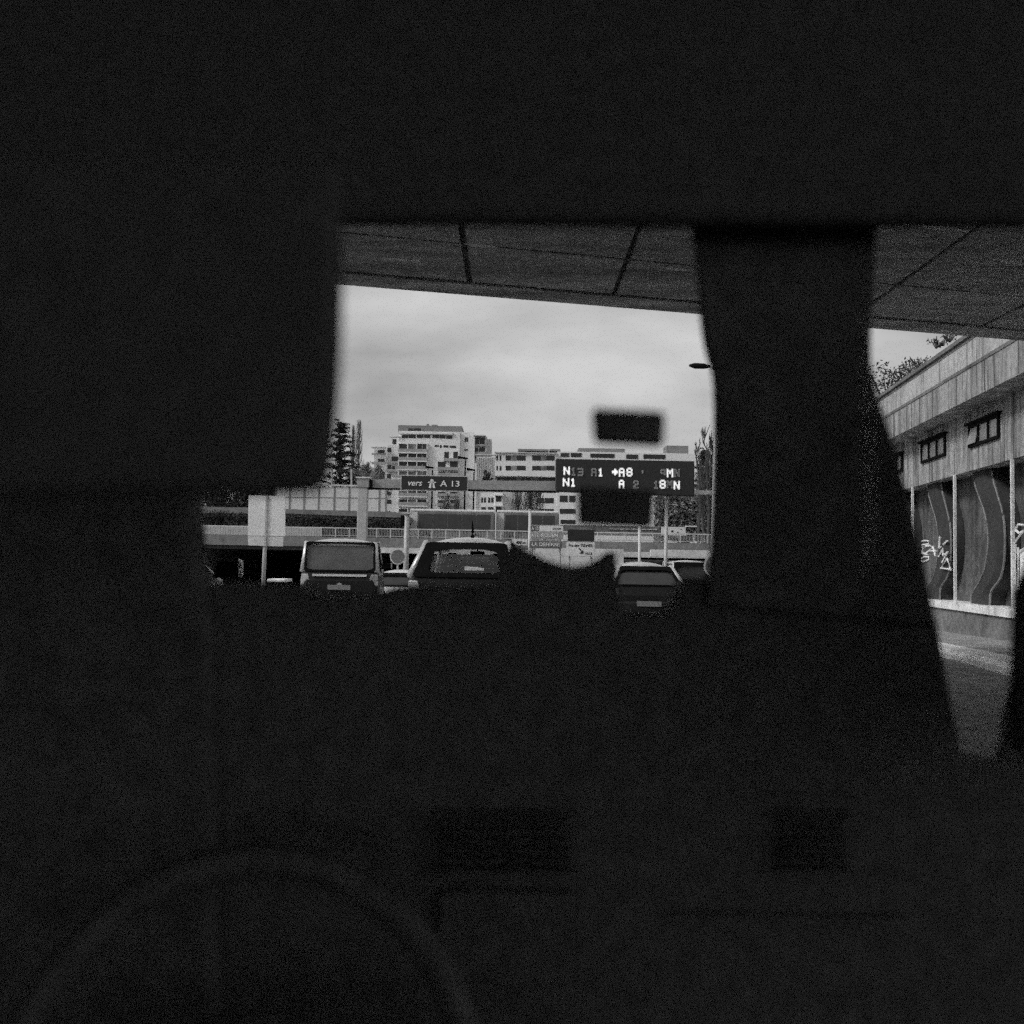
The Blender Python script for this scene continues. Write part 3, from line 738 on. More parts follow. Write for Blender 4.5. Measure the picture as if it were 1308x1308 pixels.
FONT = {'N':['10001','11001','11001','10101','10011','10011','10001'],'1':['00100','01100','00100','00100','00100','00100','01110'],'3':['11110','00001','00001','01110','00001','00001','11110'],
 'A':['01110','10001','10001','11111','10001','10001','10001'],'8':['01110','10001','10001','01110','10001','10001','01110'],'M':['10001','11011','10101','10101','10001','10001','10001'],
 '>':['00100','00110','11111','11111','00110','00100','00000'],'2':['01110','10001','00001','00110','01000','10000','11111'],'6':['01110','10000','10000','11110','10001','10001','01110'],'^':['01110','10001','00000','00000','00000','00000','00000'],'.':['00000','00000','00100','00100','00000','00000','00000'],'R':['01110','10001','10001','01111','00001','00000','00000']}
c8 = lambda x, y: (700+x*.1758, 570+y*.1758)
def glyph(ch, x0, y0, wd, ht, m):      # crop coordinates of the glyph box
    g = MB()
    for r_, row in enumerate(FONT[ch]):
        for q_, bit in enumerate(row):
            if bit == '1':
                px, py = c8(x0+(q_+.5)*wd/5, y0+(r_+.5)*ht/7); p = PY(px, py, YG-.63); s_ = .038
                g.box((p.x-s_, YG-.645, p.z-s_*1.15), (p.x+s_, YG-.618, p.z+s_*1.15))
    g.build('lit_character', M[m], vb)
for ch, x, y, w_, h_, m in [('N',114,150,44,56,'led'),('1',168,158,34,54,'leddim'),('3',218,160,36,54,'leddim'),('A',315,162,36,54,'leddim'),('1',364,162,36,56,'led'),('>',466,166,40,50,'led'),('A',516,160,38,60,'led'),('8',572,158,40,60,'led'),('.',665,160,44,60,'leddim'),('R',818,168,34,56,'leddim'),('M',864,166,44,58,'led'),('N',918,168,38,50,'leddim'),
                            ('N',108,232,46,58,'led'),('1',162,234,40,58,'led'),('A',516,246,36,58,'led'),('2',620,250,36,56,'leddim'),('1',768,254,34,54,'leddim'),('8',812,246,42,60,'led'),('M',864,252,40,50,'leddim'),('N',914,254,42,58,'led')]:
    glyph(ch, x, y, w_, h_, m)
# lamp column at right
def lamp(px0, px1, y0, y1, Y, r, label, arm, m='galv', armlen=None, head=True):
    t = empty('street_lamp', (PY(px1, y1, Y).x, Y, min(gz(Y), PY(px1, y1, Y).z)), label, 'street lamp')
    a = PY(px1, y1, Y); b = PY(px0, y0, Y); a.z = min(gz(Y), a.z)
    g = MB(); g.tube([a, a.lerp(b,.5), b], [r*1.3, r*1.1, r*.8], 10); g.build('pole', M[m], t, smooth=True)
    e = PY(arm[0], arm[1], Y); 
    g = MB(); g.tube([b, b+(e-b)*.35+Vector((0,0,.1)), e], [r*.8, r*.55, r*.45], 8); g.build('arm', M[m], t, smooth=True)
    h = MB(); u = Vector((-1,0,.03)); L_ = .75
    h.tube([e-u*.1, e+u*.15, e+u*L_*.7, e+u*L_], [.05,.11,.12,.04], 8); h.build('lamp_head', M['frame'], t, smooth=True)
lamp(915.5, 910, 476, 705, 40, .085, 'tall pale lamp column with a curved arm beside the right windscreen pillar', (904, 468))
def far_lamp(px, y0, Y, label, r=.11):
    b = PY(px, y0, Y); t = empty('street_lamp', (b.x, Y, 3.1), label, 'street lamp', 'slim lamp posts on the cross street')
    MB().tube([(b.x,Y,3.1),(b.x,Y,b.z)], [r*1.2,r*.7], 8).build('pole', M['frame'], t)
    MB().tube([(b.x,Y,b.z-.15),(b.x+.1,Y,b.z+.25),(b.x-.9,Y,b.z+.35)], [r*.7,r*.8,r*1.6], 8).build('lamp_head', M['frame'], t)
far_lamp(594.5, 588, 120, 'slim dark lamp post rising beside the right end of the exit sign')
far_lamp(605.5, 603, 125, 'slim dark lamp post just right of the exit sign, shorter one')
far_lamp(552.5, 600, 128, 'slim dark lamp post rising directly behind the exit sign')
# other poles
def pole(px0, y0, px1, Y, r, m, name, label, cat='post', base=None):
    b = PY(px0, y0, Y); x1 = PY(px1, 715, Y).x; g = MB(); g.tube([(x1, Y, gz(Y) if base is None else base), (b.x, Y, b.z)], r, 10); g.tube([(b.x, Y, b.z), (b.x, Y, b.z+r*.6)], r*1.25, 10)
    return tag(g.build(name, M[m], smooth=True), label, cat)
pole(817, 672, 817.5, 46, .07, 'galvlight', 'steel_post', 'slim pale steel post left of the thicker stay, behind the right hand car')
pole(677, 652, 676.5, 62, .09, 'galvlight', 'steel_post', 'slim pale steel post at the left edge of the stacked direction signs')
tsg = empty('traffic_signal', (xat(520, 50), 50, gz(50)), 'pale post with a dark signal box between the two nearest cars', 'traffic signal')
g = MB(); p = PY(520, 655, 50); g.tube([(p.x, 50, gz(50)), (p.x, 50, p.z)], .13, 12); g.build('post', M['galv'], tsg, smooth=True)
g = MB(); box_px(g, 511.5, 658, 515.8, 672, 49.9, .2); g.build('signal_box', M['frame'], tsg, bevel=.03)
g = MB(); box_px(g, 515, 654, 525, 656.5, 49.8, .4); g.build('cap', M['galvlight'], tsg)
def round_sign(px, py, r, Y, label):
    c = PY(px, py, Y); rr = r/F*Y; t = empty('round_sign', (c.x, Y, gz(Y)), label, 'sign')
    g = MB(); g.tube([(c.x, Y+.06, gz(Y)), (c.x, Y+.06, c.z+rr)], .035, 8); g.build('post', M['galv'], t)
    ring = lambda q, y: [(c.x+math.cos(k*math.pi/16)*q, y, c.z+math.sin(k*math.pi/16)*q) for k in range(32)]
    g = MB(); g.loft(ring(rr, Y), ring(rr, Y+.02)); g.build('rim', M['galvlight'], t)
    g = MB(); g.loft(ring(rr*.86, Y-.012), ring(rr*.86, Y-.002)); g.build('face', M['signmid'], t)
round_sign(508, 711, 10, 33, 'dark round road sign with a pale rim between the two nearest cars')
round_sign(914, 723, 15, 27, 'large round road sign with a pale rim cut by the right windscreen pillar')
# stacked direction signs
YS = 60
ss = empty('direction_sign', (xat(697, YS), YS, gz(YS)), 'stack of three road direction panels, lowest reading LA DEFENSE', 'sign')
for px in (680, 716): 
    p = PY(px, 672, YS); MB().tube([(p.x, YS+.15, gz(YS)), (p.x, YS+.15, p.z)], .06, 8).build('post', M['galv'], ss)
def sgn(r, m, par, Y, nm='panel', rim=True):
    if rim: box_px(MB(), r[0]-.5, r[1]-.5, r[2]+.5, r[3]+.5, Y, .04).build('rim', M['galvlight'], par)
    return box_px(MB(), *r, Y, .02, -.025).build(nm, M[m], par)
sgn((678,671.3,719,678.6), 'signmid', ss, YS); sgn((678,680.2,719,687.6), 'signgrey', ss, YS); sgn((676.5,691,718,700), 'signmid', ss, YS)
box_px(MB(), 689, 671.8, 719.2, 678.8, YS, .02, -.055).build('patch', M['signwhite'], ss)
pxt('A 13', 683.5, 675, 4.2, YS-.035, 'letter', ss, sx=.8); pxt('A 13', 683.5, 684, 4.2, YS-.035, 'letter', ss, sx=.8); pxt('ROUEN', 702, 684, 4.2, YS-.035, 'letter', ss, sx=1.1)
pxt('LA DÉFENSE', 697, 695.6, 4.6, YS-.035, 'letter', ss, sx=1.05); pxt('ROUEN', 711, 675.5, 2.2, YS-.066, 'black', ss)
sp2 = empty('direction_sign', (xat(741, 58), 58, gz(58)), 'white panel reading Pte des TERNES with an arrow, under a dark blank panel', 'sign')
for px in (728, 756):
    p = PY(px, 676, 58); MB().tube([(p.x, 58.15, gz(58)), (p.x, 58.15, p.z)], .06, 8).build('post', M['galv'], sp2)
sgn((725,676.5,759.3,691.3), 'signdark', sp2, 58, 'dark_panel', False); sgn((723.6,693,759.6,710.2), 'signwhite', sp2, 58)
pxt('Pte des TERNES', 741.5, 696.8, 3.6, 57.965, 'black', sp2, sx=.92)
pxt('VILLE', 751.5, 707.2, 3.0, 57.965, 'black', sp2)
g = MB()
for poly in ([(739,700.5),(740,699.8),(744.3,705),(743.2,705.9)], [(744.8,702.6),(744.8,707.4),(740.2,707.0)]):
    aa = [PY(x, y, 57.965) for x, y in poly]; g.loft(aa, [v+Vector((0,-.01,0)) for v in aa])
g.build('arrow', M['black'], sp2)
s3 = empty('direction_sign', (xat(664, 56), 56, gz(56)), 'small white panel reading 400 m left of the stacked direction panels', 'sign')
MB().tube([(xat(664,56), 56.1, gz(56)), (xat(664,56), 56.1, zat(664, 690, 56))], .05, 8).build('post', M['galv'], s3)
sgn((655,689.3,673.6,696.5), 'signwhite', s3, 56); pxt('400 m', 665.5, 693, 3.6, 55.965, 'black', s3)
# pale sign back at left
YL = 34
sb = empty('road_sign', (xat(340, YL), YL, gz(YL)), 'back of a tall pale rectangular sign on a single pole at the left', 'sign')
q = [PY(317.5,632.5,YL), PY(364.5,634,YL), PY(364,685,YL), PY(316.5,684,YL)]; quad_box('upper_panel', *q, .05, M['signwhite'], sb)
q = [PY(316.5,684.8,YL), PY(362,685.8,YL), PY(361,698,YL), PY(317,696.5,YL)]; quad_box('lower_panel', *q, .05, M['barrier'], sb)
p = PY(340, 640, YL); g = MB(); g.tube([(p.x-.05, YL+.1, gz(YL)), (p.x, YL+.1, p.z)], .07, 10); g.build('pole', M['galv'], sb, smooth=True)
p0 = PY(341, 633, YL); p1 = PY(340, 698, YL)
MB().box((p0.x-.03, YL-.05, p1.z), (p0.x+.03, YL-.003, p0.z)).build('stiffener', M['galv'], sb)
p0 = PY(341, 742, 40); 
g = MB(); box_px(g, 341, 739.5, 364, 743.5, 36, 1.2); tag(g.build('kerb_block', M['kerb'], bevel=.03), 'short pale concrete kerb block at the foot of the pale sign pole', 'kerb block')
# guard barrier at the foot of the overbridge, both sides
g = MB(); box_px(g, 830, 702.5, 905, 711, 84, .5, -.6); g.build('pale_band', M['deckband'], cover)
g = MB(); box_px(g, 684, 700.5, 796, 740, 84, .9, -.3); g.build('centre_pier', M['deckband'], cover)

# ------------------------------------------------------------------ cars
def make_car(name, px, Y, Wd, H, Ln, belt, roofw, label, paint, yaw=0, glassm='carglass', roof_sheen=None, win_h=None, lean=.35, strip_z=None, plate_z=.7, plate_txt='', wiper=False, interior=True, lampm='lamp', ground=None, antenna=False, boxy=.5, winmargin=.13, sf=(.12,.8), group='cars ahead on the road'):
    g0 = gz(Y) if ground is None else ground
    x0 = PY(px, 720, Y).x
    t = empty(name, (x0, Y, g0), label, 'car', group)
    # local helper: x right, y forward from rear bumper, z up
    ca, sa = math.cos(yaw), math.sin(yaw)
    def P(x, y, z): return Vector((x0 + x*ca + y*sa, Y - x*sa + y*ca, g0 + z))
    pm = M[paint]; hw = Wd/2; rw = roofw/2
    # lower body: stations along the car
    def ring(y, w_, zb, zt, r=.12):
        prof = [(-w_+r, zb), (w_-r, zb), (w_, zb+r*1.2), (w_, zt-.28), (w_-.03, zt-.1), (w_-.07, zt), (-w_+.07, zt), (-w_+.03, zt-.1), (-w_, zt-.28), (-w_, zb+r*1.2)]
        return [P(a_, y, z_) for a_, z_ in prof]
    g = MB()
    bon = belt-.12
    g.lofts([ring(0, hw-.12, .38, belt-.25), ring(.06, hw-.05, .3, belt-.04), ring(.25, hw, .22, belt), ring(Ln*.3, hw, .2, belt), ring(Ln*.66, hw, .2, belt-.02), ring(Ln*.74, hw, .2, bon), ring(Ln*.93, hw-.05, .22, bon-.14), ring(Ln, hw-.2, .3, bon-.3)])
    body = g.build('body', pm, t, smooth=False, bevel=.03)
    # bumper
    MB().lofts([[P(-hw+.02,-.07,.3),P(-hw+.02,.1,.3),P(-hw+.02,.1,.62),P(-hw+.02,-.05,.6)],[P(hw-.02,-.07,.3),P(hw-.02,.1,.3),P(hw-.02,.1,.62),P(hw-.02,-.05,.6)]]).build('bumper', M['cardark'], t, bevel=.05)
    # roof: crowned panel
    yb, yf = .08+lean*(1-boxy*.3), Ln*.54
    rp = M[roof_sheen or paint]  # on dark cars the sky's reflection is painted in as a pale roof
    rings = []
    ny = 7
    for k in range(ny):
        f = k/(ny-1); y = yb + (yf-yb)*f; crown = math.sin(math.pi*(.12+.8*f))*.06 - (.03 if k == 0 else 0)
        top = []; n_ = 9
        for i in range(n_):
            u = -1+2*i/(n_-1); top.append(P(u*rw*(1.0 if 0 < k < ny-1 else .96), y, H-.075 + crown*.9 - .13*abs(u)**2.3))
        bot = [P(-1*rw*.98 + 2*rw*.98*(1-i/(n_-1)) if False else (1-2*i/(n_-1))*rw*.94, y, H-.205+crown*.9-.10*abs(1-2*i/(n_-1))**2.3) for i in range(n_)]
        rings.append(top+bot)
    MB().lofts(rings).build('roof', rp, t, smooth=True)
    # pillars
    bw2 = hw-.08
    def pil(name_, xa, ya, za, xb, yb_, zb, r, m=rp):
        for s_ in (-1, 1):
            MB().tube([P(s_*xa,ya,za), P(s_*(xa*.45+xb*.55), ya+(yb_-ya)*.5, (za+zb)/2+.02), P(s_*xb,yb_,zb)], [r*1.25, r, r*.9], 6).build(name_, m, t, smooth=True)
    pil('rear_pillar', bw2, .12, belt-.05, rw*.95, yb+.05, H-.12, .065)
    pil('middle_pillar', bw2+.01, Ln*.36, belt-.03, rw*.97, Ln*.35, H-.1, .035, M['frame'])
    pil('front_pillar', bw2, Ln*.72, belt-.06, rw*.95, yf, H-.1, .04)
    # glass
    gm = M[glassm]
    def pane(nm, pts, m=gm, th=.008):
        a_ = [P(*p) for p in pts]; nrm = (a_[1]-a_[0]).cross(a_[2]-a_[0]).normalized()*th
        if m == M['carglass']: MB().add(a_, [(0,1,2,3)]).build(nm, m, t)
        else: MB().loft(a_, [q_+nrm for q_ in a_]).build(nm, m, t)
    pane('rear_window', [(-bw2+.07,.09,belt-.02),(bw2-.07,.09,belt-.02),(rw-.1,yb+.02,H-.15),(-rw+.1,yb+.02,H-.15)])
    pane('windscreen', [(-bw2+.05,Ln*.72,belt-.05),(bw2-.05,Ln*.72,belt-.05),(rw-.06,yf,H-.12),(-rw+.06,yf,H-.12)], M['carglass'])
    for s_ in (-1, 1): pane('side_window', [(s_*bw2,.3,belt-.02),(s_*bw2,Ln*.68,belt-.02),(s_*rw*.96,yf-.05,H-.15),(s_*rw*.96,yb+.2,H-.15)], M['carglass'] if glassm == 'carglass' else M['tint'])
    # dark surround of the rear window (rubber and heated edge)
    g = MB(); zt_, zb_ = H-.15, belt-.02; m_ = winmargin
    def wpt(u, v, off):       # u, v in -1..1 over the rear window plane
        f = (v+1)/2; hwz = (bw2-.02)*(1-f)+(rw-.04)*f
        return P(u*hwz, .07+(yb-.07)*f-off-.02*(1-abs(u))**1.0, zb_-.02+(zt_+.05-zb_)*f)
    def rr_(a0, a1, b0, b1, rad, n_=8):
        out = []
        for cx_, cy_, st in ((a1-rad, b1-rad, 0), (a0+rad, b1-rad, 90), (a0+rad, b0+rad, 180), (a1-rad, b0+rad, 270)):
            for k_ in range(n_+1):
                an = R(st+90*k_/n_); out.append((cx_+rad*math.cos(an), cy_+rad*math.sin(an)))
        return out
    mu_ = m_*1.2/rw
    O_ = rr_(-1, 1, -1, 1, .12); I_ = rr_(-1+mu_+.03, 1-mu_-.03, -1+2*sf[0], -1+2*sf[1], .24)
    ro, ri = [wpt(u, v, .03) for u, v in O_], [wpt(u, v, .03) for u, v in I_]
    ro2, ri2 = [wpt(u, v, .0) for u, v in O_], [wpt(u, v, .0) for u, v in I_]
    nn = len(ro)
    g.add(ro+ri+ro2+ri2, [f_ for k_ in range(nn) for f_ in ((k_, (k_+1)%nn, nn+(k_+1)%nn, nn+k_), (2*nn+k_, 3*nn+k_, 3*nn+(k_+1)%nn, 2*nn+(k_+1)%nn), (k_, 2*nn+k_, 2*nn+(k_+1)%nn, (k_+1)%nn), (nn+k_, nn+(k_+1)%nn, 3*nn+(k_+1)%nn, 3*nn+k_))])
    g.build('window_surround', M['frame'], t)
    if interior:
        for s_ in (-1, 1):
            c = (s_*.37, Ln*.42)
            g = MB(); g.tube([P(c[0],c[1],H-.46),P(c[0],c[1],H-.41),P(c[0],c[1],H-.3),P(c[0],c[1],H-.27)], [.06,.13,.13,.05], 12); g.build('headrest', M['seat'], t, smooth=True)
            g = MB(); g.lofts([[P(c[0]-.25,c[1]-.06,.5),P(c[0]+.25,c[1]-.06,.5),P(c[0]+.25,c[1]+.08,.5),P(c[0]-.25,c[1]+.08,.5)],[P(c[0]-.2,c[1]-.05,H-.48),P(c[0]+.2,c[1]-.05,H-.48),P(c[0]+.2,c[1]+.07,H-.48),P(c[0]-.2,c[1]+.07,H-.48)]]); g.build('seat', M['seat'], t, bevel=.03)
        g = MB(); g.tube([P(-.12,yf+.05,H-.27),P(.12,yf+.05,H-.27)], .04, 8); g.tube([P(0,yf+.05,H-.27),P(0,yf+.05,H-.14)], .012, 6); g.build('interior_mirror', M['frame'], t)
        MB().lofts([[P(-bw2+.1,.35,belt-.06),P(bw2-.1,.35,belt-.06),P(bw2-.1,.35,belt-.01),P(-bw2+.1,.35,belt-.01)],[P(-bw2+.1,.8,belt-.06),P(bw2-.1,.8,belt-.06),P(bw2-.1,.8,belt-.01),P(-bw2+.1,.8,belt-.01)]]).build('parcel_shelf', M['seat'], t)
    for s_ in (-1, 1):   # lights, wheels, mirrors
        g = MB(); g.lofts([[P(s_*(hw-.03),-.012+.05,belt-.36),P(s_*(hw-.26),-.0,belt-.36),P(s_*(hw-.26),.2,belt-.36),P(s_*(hw-.03),.2,belt-.36)],[P(s_*(hw-.05),.05,belt-.1),P(s_*(hw-.2),.0,belt-.1),P(s_*(hw-.2),.2,belt-.1),P(s_*(hw-.05),.2,belt-.1)]]); g.build('tail_lamp', M[lampm], t, bevel=.015)
        g = MB(); g.lofts([[P(s_*(bw2+.0),Ln*.66,belt+.0),P(s_*(bw2+.27),Ln*.655,belt+.03),P(s_*(bw2+.27),Ln*.655,belt+.17),P(s_*(bw2+.05),Ln*.66,belt+.16)],[P(s_*(bw2+.03),Ln*.7,belt+.03),P(s_*(bw2+.22),Ln*.69,belt+.05),P(s_*(bw2+.22),Ln*.69,belt+.14),P(s_*(bw2+.05),Ln*.7,belt+.13)]]); g.build('door_mirror', M['frame'], t, bevel=.015); MB().lofts([[P(s_*(bw2+.25),Ln*.655-.01,belt+.02),P(s_*(bw2+.285),Ln*.655-.01,belt+.03),P(s_*(bw2+.285),Ln*.66+.02,belt+.03),P(s_*(bw2+.25),Ln*.66+.02,belt+.02)],[P(s_*(bw2+.25),Ln*.655-.01,belt+.18),P(s_*(bw2+.28),Ln*.655-.01,belt+.16),P(s_*(bw2+.28),Ln*.66+.02,belt+.16),P(s_*(bw2+.25),Ln*.66+.02,belt+.18)]]).build('mirror_cap', rp, t)
        MB().lofts([[P(s_*(hw-.32),Ln-.07,bon-.42),P(s_*(hw-.14),Ln-.14,bon-.42),P(s_*(hw-.12),Ln-.16,bon-.26),P(s_*(hw-.34),Ln-.1,bon-.26)],[P(s_*(hw-.32),Ln-.0,bon-.42),P(s_*(hw-.14),Ln-.07,bon-.42),P(s_*(hw-.12),Ln-.1,bon-.28),P(s_*(hw-.34),Ln-.03,bon-.28)]]).build('headlight', M['lamplit'], t)
        for y_ in (.8, Ln-.85):
            g = MB(); n_ = 24; pr = [(.0,.31),(.03,.33),(.19,.33),(.22,.31)]
            g.tube([P(s_*(hw+.01-q_[0]), y_, .33) for q_ in pr], [q_[1] for q_ in pr], n_); wl = g.build('wheel', M['tyre'], t)
            g = MB(); g.tube([P(s_*(hw+.02), y_, .33), P(s_*(hw-.03), y_, .33)], [.16,.2], 16); g.build('rim', M['rim'], wl)
    if plate_z:
        c = P(0, -.075, plate_z); MB().box((c.x-.26, c.y-.01, c.z-.055), (c.x+.26, c.y+.02, c.z+.055)).build('number_plate', M['plate'], t)
    if strip_z:
        MB().lofts([[P(-hw+.3,-.03,strip_z),P(-hw+.3,.06,strip_z),P(-hw+.3,.06,strip_z+.05),P(-hw+.3,-.03,strip_z+.05)],[P(hw-.3,-.03,strip_z),P(hw-.3,.06,strip_z),P(hw-.3,.06,strip_z+.05),P(hw-.3,-.03,strip_z+.05)]]).build('trim_strip', M['signwhite'], t)
        g = MB(); c = P(0, -.03, strip_z-.2); g.tube([c, c+Vector((0,.05,0))], .06, 14); g.build('emblem', M['chrome'], t)
    if antenna:
        g = MB(); g.tube([P(.08,yb+.05,H-.03),P(.08,yb+.1,H+.04),P(.08,yb+.02,H+.22)], [.035,.02,.006], 6); g.build('antenna', M['frame'], t)
    return t
make_car('car', 434, 23.2, 1.84, 1.99, 4.4, 1.22, 1.66, 'tall dark people carrier with grey tinted rear window and chrome strip, leftmost', 'cardark', yaw=-.09, glassm='smoke', roof_sheen='cargrey', strip_z=1.07, plate_z=.82, interior=False, boxy=.9, lean=.16, lampm='lamplit', winmargin=.015, sf=(.06,.93), ground=-.2)
make_car('car', 592, 15.0, 1.76, 1.67, 4.0, 1.06, 1.30, 'dark hatchback with roof toned for sky sheen and short roof antenna, nearest car ahead', 'cardark', yaw=.06, roof_sheen='cargrey', plate_z=.62, antenna=True, lampm='lamplit', winmargin=.13, ground=.0, lean=.38)
make_car('car', 829, 21.5, 1.7, 1.47, 3.9, .97, 1.16, 'dark hatchback with sky sheen painted on the roof, under the message board, rightmost', 'cardark', yaw=-.05, roof_sheen='cargrey', plate_z=.55, glassm='tint', interior=False, winmargin=.03, sf=(.02,.8), ground=-.12, lean=.42)
make_car('car', -52, 6.4, 1.76, 1.52, 4.1, 1.06, 1.22, 'silver car alongside at the far left, only its front pillar and door mirror showing', 'carwhite', yaw=.0, plate_z=.6, interior=False, ground=0)
make_car('car', 503, 31, 1.7, 1.42, 4.0, .92, 1.15, 'small white hatchback further ahead in the gap between the two nearest cars', 'carwhite', yaw=.1, plate_z=.5, interior=False, glassm='tint', ground=-.42)
make_car('car', 598, 25.5, 1.75, 1.38, 4.0, .95, 1.2, 'added silver car, pale backdrop seen through the rear window of the dark antenna hatchback', 'cargrey', interior=False, glassm='pane', ground=-.22)  # car added to lighten what shows through the hatchback's rear window
make_car('car', 884, 47, 1.9, 2.3, 4.8, 1.3, 1.7, 'dark van far ahead near the tunnel at the right', 'cardark', yaw=-.05, plate_z=.7, interior=False, glassm='tint', roof_sheen='cargrey', ground=-.75, boxy=.9, lean=.15)
make_car('car', 792, 52, 1.8, 1.5, 4.2, .98, 1.2, 'dark saloon far ahead entering the tunnel below the street bridge', 'cardark', plate_z=.6, interior=False, glassm='tint', roof_sheen='cargrey')

# ------------------------------------------------------------------ trees
conifer(436, 535.5, 150, 3, 7.6, 'tall dark cedar with layered branches beside the sun visor', lean=-.3)
poplar(459, 536, 185, 'taller bare poplar right of the cedar')
poplar(451.5, 543, 182, 'shorter bare poplar between the cedar and the taller poplar', wid=.04)
for px, y0, Y, lb in ((470, 596, 160, 'dark leafy bare limbed tree behind the gantry column'), (483, 600, 165, 'low twiggy tree in front of the left end of the apartment block')):
    bare_tree(px, y0, Y, lb, spread=.55, leafn=5)
shp = PY(455, 604, 150)
shrub((shp.x, 150, shp.z-4), (4.2, 2, 4.6), 3200, .45, 'dark evergreen bush mass at the foot of the cedar', m='needle')
for px, y0, Y, lb in ((571, 632, 115, 'thin bare tree below the exit sign, left of its centre'), (583, 634, 118, 'thin bare tree below the right half of the exit sign'), (664, 612, 140, 'bare street tree in front of the blank office wall'), (677, 622, 142, 'bare street tree directly behind the slim sign post'), (683, 616, 145, 'bare street tree just left of the message board')):
    bare_tree(px, y0, Y, lb, spread=.45, up=.5, kids=3, m='bark', group='bare street trees before the offices')
shp = PY(623, 608, 200); shrub((shp.x, 200, shp.z), (1.1, .8, 1.4), 500, .22, 'dark round bush on the roadside left of the office windows', m='leaf')
for px, y0, Y, lb in ((905, 538, 100, 'tall bare tree beside the lamp column at the right'), (893, 560, 104, 'bare tree left of the tall one near the lamp column'), (899, 580, 90, 'lower bare tree directly behind the lamp column'), (925, 545, 100, 'bare tree half hidden behind the right windscreen pillar')):
    bare_tree(px, y0, Y, lb, spread=.32, up=.7, kids=3, m='bark', group='bare trees at the right')
conifer(899, 572, 120, 3, 3.4, 'dark narrow evergreen behind the bare trees at the right')
g = MB(); rnd = random.Random(3)
def bank(x0, x1, y0, y1, Y):
    for _ in range(5200):
        px = random.uniform(x0, x1); py = random.uniform(y0, y1) - 6*abs(math.sin(px*.09)); p = PY(px, py, Y+random.uniform(-2,3)); 
        leaves(g, p, (.3,.3,.3), 3, .26)
bank(838, 925, 636, 694, 118)
bk_ = MB(); box_px(bk_, 842, 640, 940, 690, 124, 6)
tag(bk_.build('hill', M['ground'], bevel=2, seg=4), kind='structure')
tag(g.build('hillside_undergrowth', M['leafpale']), 'tangled grey winter undergrowth covering the bank right of the message board', 'undergrowth', kind='stuff')
for i, (px, y0, w_, lb_) in enumerate([(255,612,5,'dark evergreen tree at the far left, partly behind the sun visor'),(300,604,5.5,'dark evergreen tree above the ramp directly left of the pale sign'),(345,610,5,'dark evergreen tree rising behind the pale sign panel')]):
    p = PY(px, 632, 140); tt = empty('evergreen_tree', (p.x, 140, 3), lb_, 'tree'); MB().tube([(p.x,140,3),(p.x,140,p.z)], .3, 8).build('trunk', M['bark'], tt)
    f_ = MB()
    for k in range(24): leaves(f_, (p.x+random.uniform(-2.8,2.8), 140+random.uniform(-1,1), p.z+random.uniform(-4,2.2)), (1.5,1.2,1.3), 170, .3)
    f_.build('crown', M['leaf'], tt)
# pale panel standing in for white reflections behind the railing
g = MB(); gw = empty('reflection_panel', (xat(858, 108), 108, 3.2), 'white reflections built as a low pale panel behind the railing at the right', 'wall')
box_px(MB(), 845, 673, 876, 684, 108, .3).build('wall', M['signwhite'], gw); box_px(MB(), 876, 671.5, 890, 673, 108, .3).build('coping', M['signwhite'], gw)
for (x, y, r_) in ((858.5,678.5,1.4),(850,676,.8),(866,680,.9),(852,681,.8),(870,676,.7)):
    p = PY(x, y, 107.98); q_ = r_/F*108; MB().tube([p, p+Vector((0,-.02,0))], q_, 10).build('dark_fleck', M['black'], gw)
# low wall with pale signs behind the railing, right of the panels
g = MB(); box_px(g, 715, 671.5, 843, 684, 112, .4); tag(g.build('street_wall', M['concdark']), 'dark low wall behind the railing under the black box', 'wall')
g = MB()
for k in range(9): box_px(g, 778+k*7, 675+.1*k, 783.5+k*7, 676.2+.1*k, 111.9, .1)
tag(g.build('wall_coping', M['offwhite']), 'pale broken coping line on the dark wall behind the railing', 'coping')

# ------------------------------------------------------------------ the car the photograph is taken from
car = empty('car_interior', (0, .5, 0), 'near black cabin of the car the view is taken from, framing the windscreen', 'car')
def sm2(pts): return smooth(pts)
def slab(name, pts, Y0, dep, m='plastic', bev=.012, smoothit=False, Yf=None):
    if smoothit: pts = sm2(pts)
    g = MB(); a_ = [PY(x, y, Y0 if Yf is None else Yf(x, y)) for x, y in pts]
    # thickness straight forward, with the same real outline
    g.loft(a_, [v + Vector((0, dep, 0)) for v in a_]); return g.build(name, M[m], car, bevel=bev, seg=3)
slab('sun_visor', [(-420,200),(428,200),(432,330),(430,430),(427,500),(420,575),(414,612),(400,628),(300,631),(-420,634)], .52, .025, 'lining', .008)
slab('left_pillar', [(-500,560),(236,560),(240,600),(246,650),(249,690),(252,720),(260,745),(270,790),(290,1900),(-500,1900)], 1.035, .05)
rp_l = [(880,180),(886,286),(893,350),(899,420),(906,455),(913,482),(915,540),(914,620),(911,690),(906,735),(902,800),(896,1000)]
rp_r = [(1124,180),(1122,286),(1118,370),(1115,430),(1116,470),(1126,512),(1145,570),(1166,650),(1185,730),(1199,800),(1211,870),(1221,925),(1229,965),(1234,1000)]
rp_l = [p for p in rp_l if p[1] < 780]; rp_r = [p for p in rp_r if p[1] < 801]; rp_l.append((903,775))
slab('right_pillar', smooth(rp_l) + smooth(rp_r)[::-1], 1.035, .02)
slab('roof_lining', [(-700,-400),(2100,-400),(2100,287),(1350,283),(880,281),(400,279),(-700,270)], .97, .03, 'lining')
